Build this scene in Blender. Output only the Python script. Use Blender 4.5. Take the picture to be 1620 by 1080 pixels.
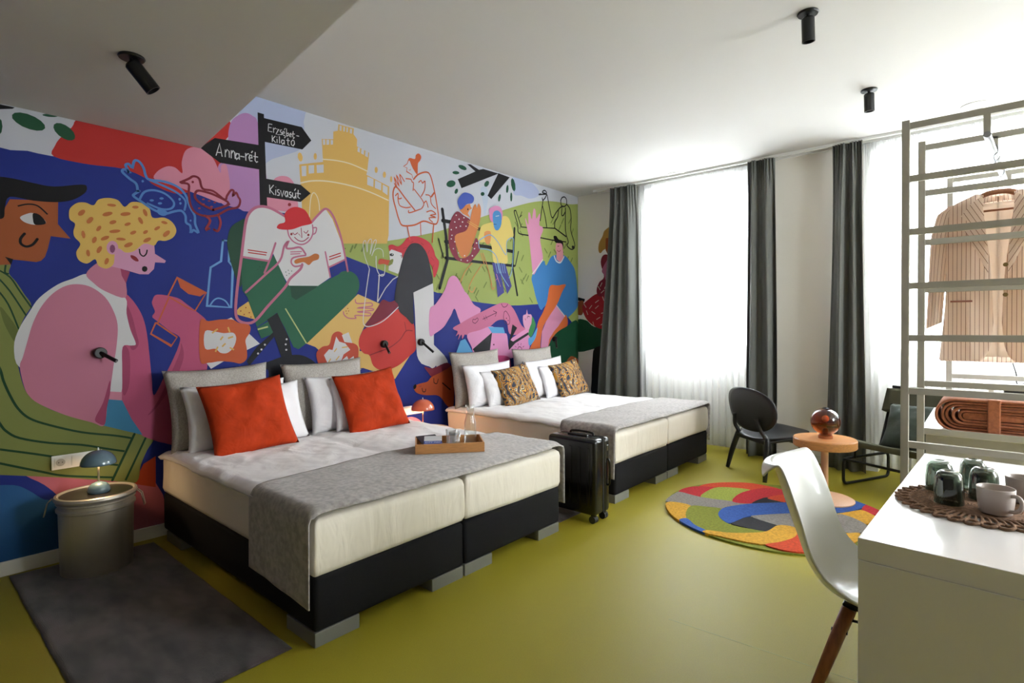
import bpy, bmesh, math, random
from mathutils import Vector, Matrix, noise
from mathutils.geometry import tessellate_polygon
random.seed(7)
PI = math.pi
for o in list(bpy.data.objects): bpy.data.objects.remove(o)
SC = bpy.context.scene
COL = SC.collection

# ---------------------------------------------------------------- camera, sky, exposure
cam_d = bpy.data.cameras.new('camera'); cam = bpy.data.objects.new('camera', cam_d); COL.objects.link(cam)
FPX, YAW, PITCH, ROLL = 866.6, math.radians(40.893), math.radians(.7224), math.radians(-.2504)
cam_d.sensor_fit = 'HORIZONTAL'; cam_d.sensor_width = 36.0; cam_d.lens = 36.0 * FPX / 1620
cam_d.shift_y = -(540 - 527.56) / 1620; cam_d.clip_start = .02
_F = Vector((-math.sin(YAW) * math.cos(PITCH), math.cos(YAW) * math.cos(PITCH), -math.sin(PITCH)))
_R0 = Vector((math.cos(YAW), math.sin(YAW), 0)); _U0 = _R0.cross(_F)
_R = _R0 * math.cos(ROLL) + _U0 * math.sin(ROLL); _U = -_R0 * math.sin(ROLL) + _U0 * math.cos(ROLL)
m = Matrix((_R, _U, -_F)).transposed().to_4x4(); m.translation = Vector((4.116, 0, 1.37)); cam.matrix_world = m
SC.camera = cam
SC.view_settings.view_transform = 'Standard'; SC.view_settings.look = 'None'
SC.view_settings.gamma = 1; SC.view_settings.use_curve_mapping = False
SC.view_settings.exposure = EXPOSURE = 1.48
SKY = 15.0
w = bpy.data.worlds.new('sky'); SC.world = w; w.use_nodes = True
wn = w.node_tree; bg = wn.nodes['Background']; bg.inputs[1].default_value = SKY; bg.inputs[0].default_value = (.955, .97, 1.0, 1)

def portal(x0, x1, z0, z1, y):
    l = bpy.data.lights.new('window_daylight', 'AREA'); l.shape = 'RECTANGLE'; l.size = x1 - x0; l.size_y = z1 - z0
    l.cycles.is_portal = True
    o = bpy.data.objects.new('window_daylight', l); COL.objects.link(o); o.location = ((x0 + x1) / 2, y, (z0 + z1) / 2)
    o.rotation_euler = (-PI / 2, 0, 0)
WIN = [(1.03, 2.17, 1.08, 2.98), (3.36, 4.60, 1.08, 2.98), (5.69, 6.93, 1.08, 2.98)]  # last window is out of view, added for light from the right
for a in WIN: portal(a[0], a[1], a[2], a[3], 6.42)
ADDED_SIDEWIN = [(3.1, 4.3)]   # unseen side-wall window, added to supply the light coming from the right
for a in ADDED_SIDEWIN:
    l = bpy.data.lights.new('window_daylight', 'AREA'); l.shape = 'RECTANGLE'; l.size = 1.9; l.size_y = 1.2; l.cycles.is_portal = True
    o = bpy.data.objects.new('window_daylight', l); COL.objects.link(o); o.location = (7.65, (a[0] + a[1]) / 2, 2.03); o.rotation_euler = (0, PI / 2, 0)

# ---------------------------------------------------------------- materials
def lin(h, f=1.0):
    h = h.lstrip('#'); r = []
    for i in (0, 2, 4):
        c = int(h[i:i+2], 16) / 255; r.append((c / 12.92 if c < .04045 else ((c + .055) / 1.055) ** 2.4) * f)
    return (*r, 1)
_mats = {}
def mat(name, hexc, rough=.6, metal=0, spec=.5, noise_amt=0, nscale=30, bump=0, bscale=200, sheen=0, coat=0, stretch=None, bdist=.004):
    if name in _mats: return _mats[name]
    m = bpy.data.materials.new(name); m.use_nodes = True; _mats[name] = m
    nt = m.node_tree; b = nt.nodes['Principled BSDF']
    b.inputs['Base Color'].default_value = lin(hexc); b.inputs['Roughness'].default_value = rough
    b.inputs['Metallic'].default_value = metal; b.inputs['Specular IOR Level'].default_value = spec
    if sheen: b.inputs['Sheen Weight'].default_value = sheen
    if coat: b.inputs['Coat Weight'].default_value = coat; b.inputs['Coat Roughness'].default_value = .1
    if noise_amt or bump:
        tc = nt.nodes.new('ShaderNodeTexCoord'); src = tc.outputs['Object']
        if stretch:
            mp = nt.nodes.new('ShaderNodeMapping'); mp.inputs['Scale'].default_value = stretch
            nt.links.new(src, mp.inputs[0]); src = mp.outputs[0]
    if noise_amt:
        n = nt.nodes.new('ShaderNodeTexNoise'); n.inputs['Scale'].default_value = nscale; n.inputs['Detail'].default_value = 5
        nt.links.new(src, n.inputs['Vector'])
        r = nt.nodes.new('ShaderNodeValToRGB'); c = lin(hexc)
        r.color_ramp.elements[0].position = .36; r.color_ramp.elements[1].position = .64
        r.color_ramp.elements[0].color = (*[k * (1 - noise_amt) for k in c[:3]], 1)
        r.color_ramp.elements[1].color = (*[min(1, k * (1 + noise_amt)) for k in c[:3]], 1)
        nt.links.new(n.outputs['Fac'], r.inputs[0]); nt.links.new(r.outputs[0], b.inputs['Base Color'])
    if bump:
        n2 = nt.nodes.new('ShaderNodeTexNoise'); n2.inputs['Scale'].default_value = bscale; n2.inputs['Detail'].default_value = 3
        nt.links.new(src, n2.inputs['Vector'])
        bp = nt.nodes.new('ShaderNodeBump'); bp.inputs['Strength'].default_value = bump; bp.inputs['Distance'].default_value = bdist; n2.inputs['Distortion'].default_value = .6 if bdist > .01 else 0
        nt.links.new(n2.outputs['Fac'], bp.inputs['Height']); nt.links.new(bp.outputs[0], b.inputs['Normal'])
    return m
def emis(name, hexc, strength):
    if name in _mats: return _mats[name]
    m = bpy.data.materials.new(name); m.use_nodes = True; _mats[name] = m; b = m.node_tree.nodes['Principled BSDF']
    b.inputs['Base Color'].default_value = lin(hexc)
    b.inputs['Emission Color'].default_value = lin(hexc); b.inputs['Emission Strength'].default_value = strength; return m
def glass(name, hexc, transp=.0, rough=.0, ior=1.45):
    """thin-walled glass: tinted transparency with a fresnel reflection"""
    if name in _mats: return _mats[name]
    m = bpy.data.materials.new(name); m.use_nodes = True; _mats[name] = m; nt = m.node_tree
    nt.nodes.remove(nt.nodes['Principled BSDF']); out = nt.nodes['Material Output']
    t = nt.nodes.new('ShaderNodeBsdfTransparent'); t.inputs[0].default_value = lin(hexc)
    g = nt.nodes.new('ShaderNodeBsdfGlossy'); g.inputs[1].default_value = rough; g.inputs[0].default_value = (1, 1, 1, 1)
    lw = nt.nodes.new('ShaderNodeLayerWeight'); pw = nt.nodes.new('ShaderNodeMath'); pw.operation = 'POWER'; pw.inputs[1].default_value = 3
    nt.links.new(lw.outputs['Facing'], pw.inputs[0]); fr = nt.nodes.new('ShaderNodeMath'); fr.operation = 'MULTIPLY_ADD'
    fr.inputs[1].default_value = .7; fr.inputs[2].default_value = ((ior - 1) / (ior + 1)) ** 2; nt.links.new(pw.outputs[0], fr.inputs[0])
    mx = nt.nodes.new('ShaderNodeMixShader'); nt.links.new(fr.outputs[0], mx.inputs[0])
    nt.links.new(t.outputs[0], mx.inputs[1]); nt.links.new(g.outputs[0], mx.inputs[2]); nt.links.new(mx.outputs[0], out.inputs[0]); return m
def sheer_mat():
    m = bpy.data.materials.new('sheer_voile'); m.use_nodes = True; nt = m.node_tree
    nt.nodes.remove(nt.nodes['Principled BSDF']); out = nt.nodes['Material Output']
    t = nt.nodes.new('ShaderNodeBsdfTransparent'); t.inputs[0].default_value = (1, 1, 1, 1)
    tr = nt.nodes.new('ShaderNodeBsdfTranslucent'); tr.inputs[0].default_value = (.92, .93, .94, 1)
    df = nt.nodes.new('ShaderNodeBsdfDiffuse'); df.inputs[0].default_value = (.92, .93, .94, 1)
    a = nt.nodes.new('ShaderNodeMixShader'); a.inputs[0].default_value = .45
    nt.links.new(tr.outputs[0], a.inputs[1]); nt.links.new(df.outputs[0], a.inputs[2])
    b = nt.nodes.new('ShaderNodeMixShader'); b.inputs[0].default_value = .68
    nt.links.new(t.outputs[0], b.inputs[1]); nt.links.new(a.outputs[0], b.inputs[2]); nt.links.new(b.outputs[0], out.inputs[0]); return m

M_wall = mat('white_wall_paint', 'dedad1', .85, bump=.05, bscale=300)
M_ceil = mat('ceiling_paint', 'c0bebb', .9)
M_white = mat('white_lacquer', 'e8e5e6', .25, coat=.3)
M_skirt = mat('skirting_white', 'dcdad4', .5)
M_floor = mat('lime_vinyl', '9b9029', .5, noise_amt=.06, nscale=240, bump=.06, bscale=260, spec=.3)
M_black = mat('black_metal', '131314', .35, metal=.3)
M_char = mat('charcoal_upholstery', '141417', .9, noise_amt=.15, nscale=300, bump=.3, bscale=500, spec=.25)
M_linen = mat('white_duvet_cotton', 'f0edee', .85, bump=.35, bscale=5, bdist=.04, sheen=.1)
M_sheet = mat('cream_fitted_sheet', 'dcd5c8', .7, bump=.3, bscale=6, bdist=.04, stretch=(1.5, 1.5, .5))
M_throw = mat('grey_felt_throw', 'a39d9a', .95, noise_amt=.22, nscale=40, bump=.4, bscale=350, sheen=.3)
M_greyp = mat('grey_linen_pillow', 'a8a29c', .95, noise_amt=.18, nscale=130, bump=.35, bscale=400)
M_whitep = mat('white_pillow_cotton', 'e6e4e8', .85, bump=.35, bscale=7, bdist=.04)
M_redp = mat('orange_red_velvet', 'b0340a', .85, noise_amt=.10, nscale=14, bump=.5, bscale=7, bdist=.03, spec=.25)
M_curt = mat('grey_blackout_curtain', '5e605c', .8, bump=.2, bscale=500, sheen=.1)
M_legg = mat('grey_bed_foot_plastic', '767772', .45)
M_plastic = mat('white_plastic', 'e6e6e2', .3)
M_sheer = sheer_mat()

# ---------------------------------------------------------------- object helpers
def link(o, parent=None):
    COL.objects.link(o)
    if parent: o.parent = parent
    return o
def obj(name, bm, m, parent=None, smooth=False, label=None, mats=None):
    bmesh.ops.recalc_face_normals(bm, faces=bm.faces)
    me = bpy.data.meshes.new(name); bm.to_mesh(me); bm.free()
    for k in (mats or [m]): me.materials.append(k)
    if smooth:
        for p in me.polygons: p.use_smooth = True
    o = link(bpy.data.objects.new(name, me), parent)
    if smooth == 'auto':
        for p in me.polygons: p.use_smooth = True
        me.set_sharp_from_angle(angle=math.radians(35))
    if label: o['label'] = label
    return o
def thing(name, label, cat, loc=(0, 0, 0), rz=0, group=None):
    o = bpy.data.objects.new(name, None); COL.objects.link(o); o.location = loc; o.rotation_euler = (0, 0, rz)
    o.empty_display_size = .1; o['label'] = label; o['category'] = cat
    if group: o['group'] = group
    return o
def tag(o, label, cat, group=None):
    o['label'] = label; o['category'] = cat
    if group: o['group'] = group
    return o
def struct(o): o['kind'] = 'structure'; return o
def copy_tree(o, parent=None):
    c = o.copy(); COL.objects.link(c)
    if parent: c.parent = parent
    for ch in list(o.children): copy_tree(ch, c)
    return c
def relabel(o, label, loc=None, rz=None):
    o['label'] = label
    if loc: o.location = loc
    if rz is not None: o.rotation_euler = (0, 0, rz)
    return o
def BM(): return bmesh.new()
def box(bm, lo, hi, bev=0, seg=2):
    c = [(a + b) / 2 for a, b in zip(lo, hi)]; s = [abs(b - a) for a, b in zip(lo, hi)]
    t = bmesh.new(); bmesh.ops.create_cube(t, size=1)
    for v in t.verts: v.co = Vector((v.co.x * s[0] + c[0], v.co.y * s[1] + c[1], v.co.z * s[2] + c[2]))
    if bev: bmesh.ops.bevel(t, geom=list(t.edges), offset=bev, segments=seg, affect='EDGES', profile=.5)
    merge(bm, t); return bm
def merge(bm, t, M=None):
    off = len(bm.verts); vs = [bm.verts.new(M @ v.co if M else v.co) for v in t.verts]
    t.verts.index_update()
    for f in t.faces:
        try: nf = bm.faces.new([vs[v.index] for v in f.verts]); nf.material_index = f.material_index
        except ValueError: pass
    t.free()
def lathe(bm, prof, n=32, c=(0, 0, 0), M=None):
    rings = []
    for r, z in prof:
        if r < 1e-5:
            p = Vector((c[0], c[1], c[2] + z)); rings.append([bm.verts.new(M @ p if M else p)])
        else:
            rg = []
            for i in range(n):
                p = Vector((c[0] + r * math.cos(2 * PI * i / n), c[1] + r * math.sin(2 * PI * i / n), c[2] + z))
                rg.append(bm.verts.new(M @ p if M else p))
            rings.append(rg)
    for a, b in zip(rings, rings[1:]):
        for i in range(n):
            j = (i + 1) % n
            if len(a) == 1 and len(b) == 1: continue
            if len(a) == 1: bm.faces.new((a[0], b[i], b[j]))
            elif len(b) == 1: bm.faces.new((a[i], a[j], b[0]))
            else: bm.faces.new((a[i], a[j], b[j], b[i]))
    return bm
def tube(bm, pts, r, n=8, closed=False, cap=True):
    pts = [Vector(p) for p in pts]; N = len(pts); rr = r if isinstance(r, (list, tuple)) else [r] * N
    rings = []; up = None
    for i, p in enumerate(pts):
        a = pts[(i - 1) % N] if (closed or i > 0) else p; b = pts[(i + 1) % N] if (closed or i < N - 1) else p
        d = (b - a).normalized()
        if up is None: up = Vector((0, 0, 1)) if abs(d.z) < .9 else Vector((1, 0, 0))
        s = d.cross(up).normalized(); up = s.cross(d).normalized()
        rings.append([bm.verts.new(p + (s * math.cos(2 * PI * k / n) + up * math.sin(2 * PI * k / n)) * rr[i]) for k in range(n)])
    for i in range(N if closed else N - 1):
        a, b = rings[i], rings[(i + 1) % N]
        for k in range(n): bm.faces.new((a[k], a[(k + 1) % n], b[(k + 1) % n], b[k]))
    if cap and not closed:
        bm.faces.new(rings[0][::-1]); bm.faces.new(rings[-1])
    return bm
def cyl(bm, a, b, r, r2=None, n=20): return tube(bm, [a, b], [r, r2 if r2 is not None else r], n)
def catmull(P_, closed=False, k=5):
    P_ = [Vector(p) for p in P_]; N = len(P_); out = []
    for i in range(N if closed else N - 1):
        g = (lambda j: P_[j % N]) if closed else (lambda j: P_[max(0, min(N - 1, j))])
        a, b, c, d = g(i - 1), g(i), g(i + 1), g(i + 2)
        for s in range(k):
            t = s / k; out.append(.5 * ((2 * b) + (c - a) * t + (2 * a - 5 * b + 4 * c - d) * t * t + (3 * b - a - 3 * c + d) * t ** 3))
    if not closed: out.append(P_[-1])
    return out
def grid(bm, fn, nu, nv, uvfn=None, closed_u=False):
    vs = [[bm.verts.new(fn(i / nu, j / nv)) for j in range(nv + 1)] for i in range(nu if closed_u else nu + 1)]
    uvl = bm.loops.layers.uv.verify() if uvfn else None
    for i in range(nu):
        for j in range(nv):
            i2 = (i + 1) % len(vs) if closed_u else i + 1
            f = bm.faces.new((vs[i][j], vs[i2][j], vs[i2][j+1], vs[i][j+1]))
            if uvl:
                for l, (a, b) in zip(f.loops, ((i, j), (i + 1, j), (i + 1, j + 1), (i, j + 1))): l[uvl].uv = uvfn(a / nu, b / nv)
    return bm
def solid(o, t, offset=0):
    m = o.modifiers.new('thickness', 'SOLIDIFY'); m.thickness = t; m.offset = offset; return o
def subsurf(o, n=1):
    m = o.modifiers.new('smooth', 'SUBSURF'); m.levels = n; m.render_levels = n; return o
def prism(bm, pts, z0, z1):
    """extrude a 2D outline (x,y) between z0 and z1"""
    n = len(pts); lo = [bm.verts.new((p[0], p[1], z0)) for p in pts]; hi = [bm.verts.new((p[0], p[1], z1)) for p in pts]
    for i in range(n): bm.faces.new((lo[i], lo[(i+1) % n], hi[(i+1) % n], hi[i]))
    for t in tessellate_polygon([[Vector((p[0], p[1], 0)) for p in pts]]):
        for ring in (lo, hi):
            try: bm.faces.new([ring[k] for k in t])
            except ValueError: pass
    return bm
def nz(x, y, z=0): return noise.noise(Vector((x, y, z)))
PALETTE = "d3d5e0 b9c3e4 c42f2b c08cc4 e493ab 265a3c 131015 a9b765 7f8c4a c3d1e6 e6b967 efe3c8 9c2f38 e4e2e6 2c66a6 1f3190 cc7286 c04a2c 8d9550 6f7a3c 1d4a2c b25f33 cc5d85 b04a70 4591bd d585a0 e3a3c6 edc268 96547c cf7a42 d8663c d8683c 78aee8 5b8fd6 8c2a3a a83a44 2b5240 2f6d52 27272f c9d18c eabb66 cd7896 b3566f d9303a eec477 cf5540 8a2f45 d8433f d23a48 3c3b43 1d5a40 232429 8f3448 de8850 4c63c0 ecd276 e091bd 4f94cf e89a5c 4b4a96 88b4dc 4287c9 e79bbf e59aa6 e2723a 1f5a3c eb9ccb d8799f 62ace4 3f8f52 6c3055 d9528c c0582f deaa55 9a2a38 22251f c52f33".split()
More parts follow.
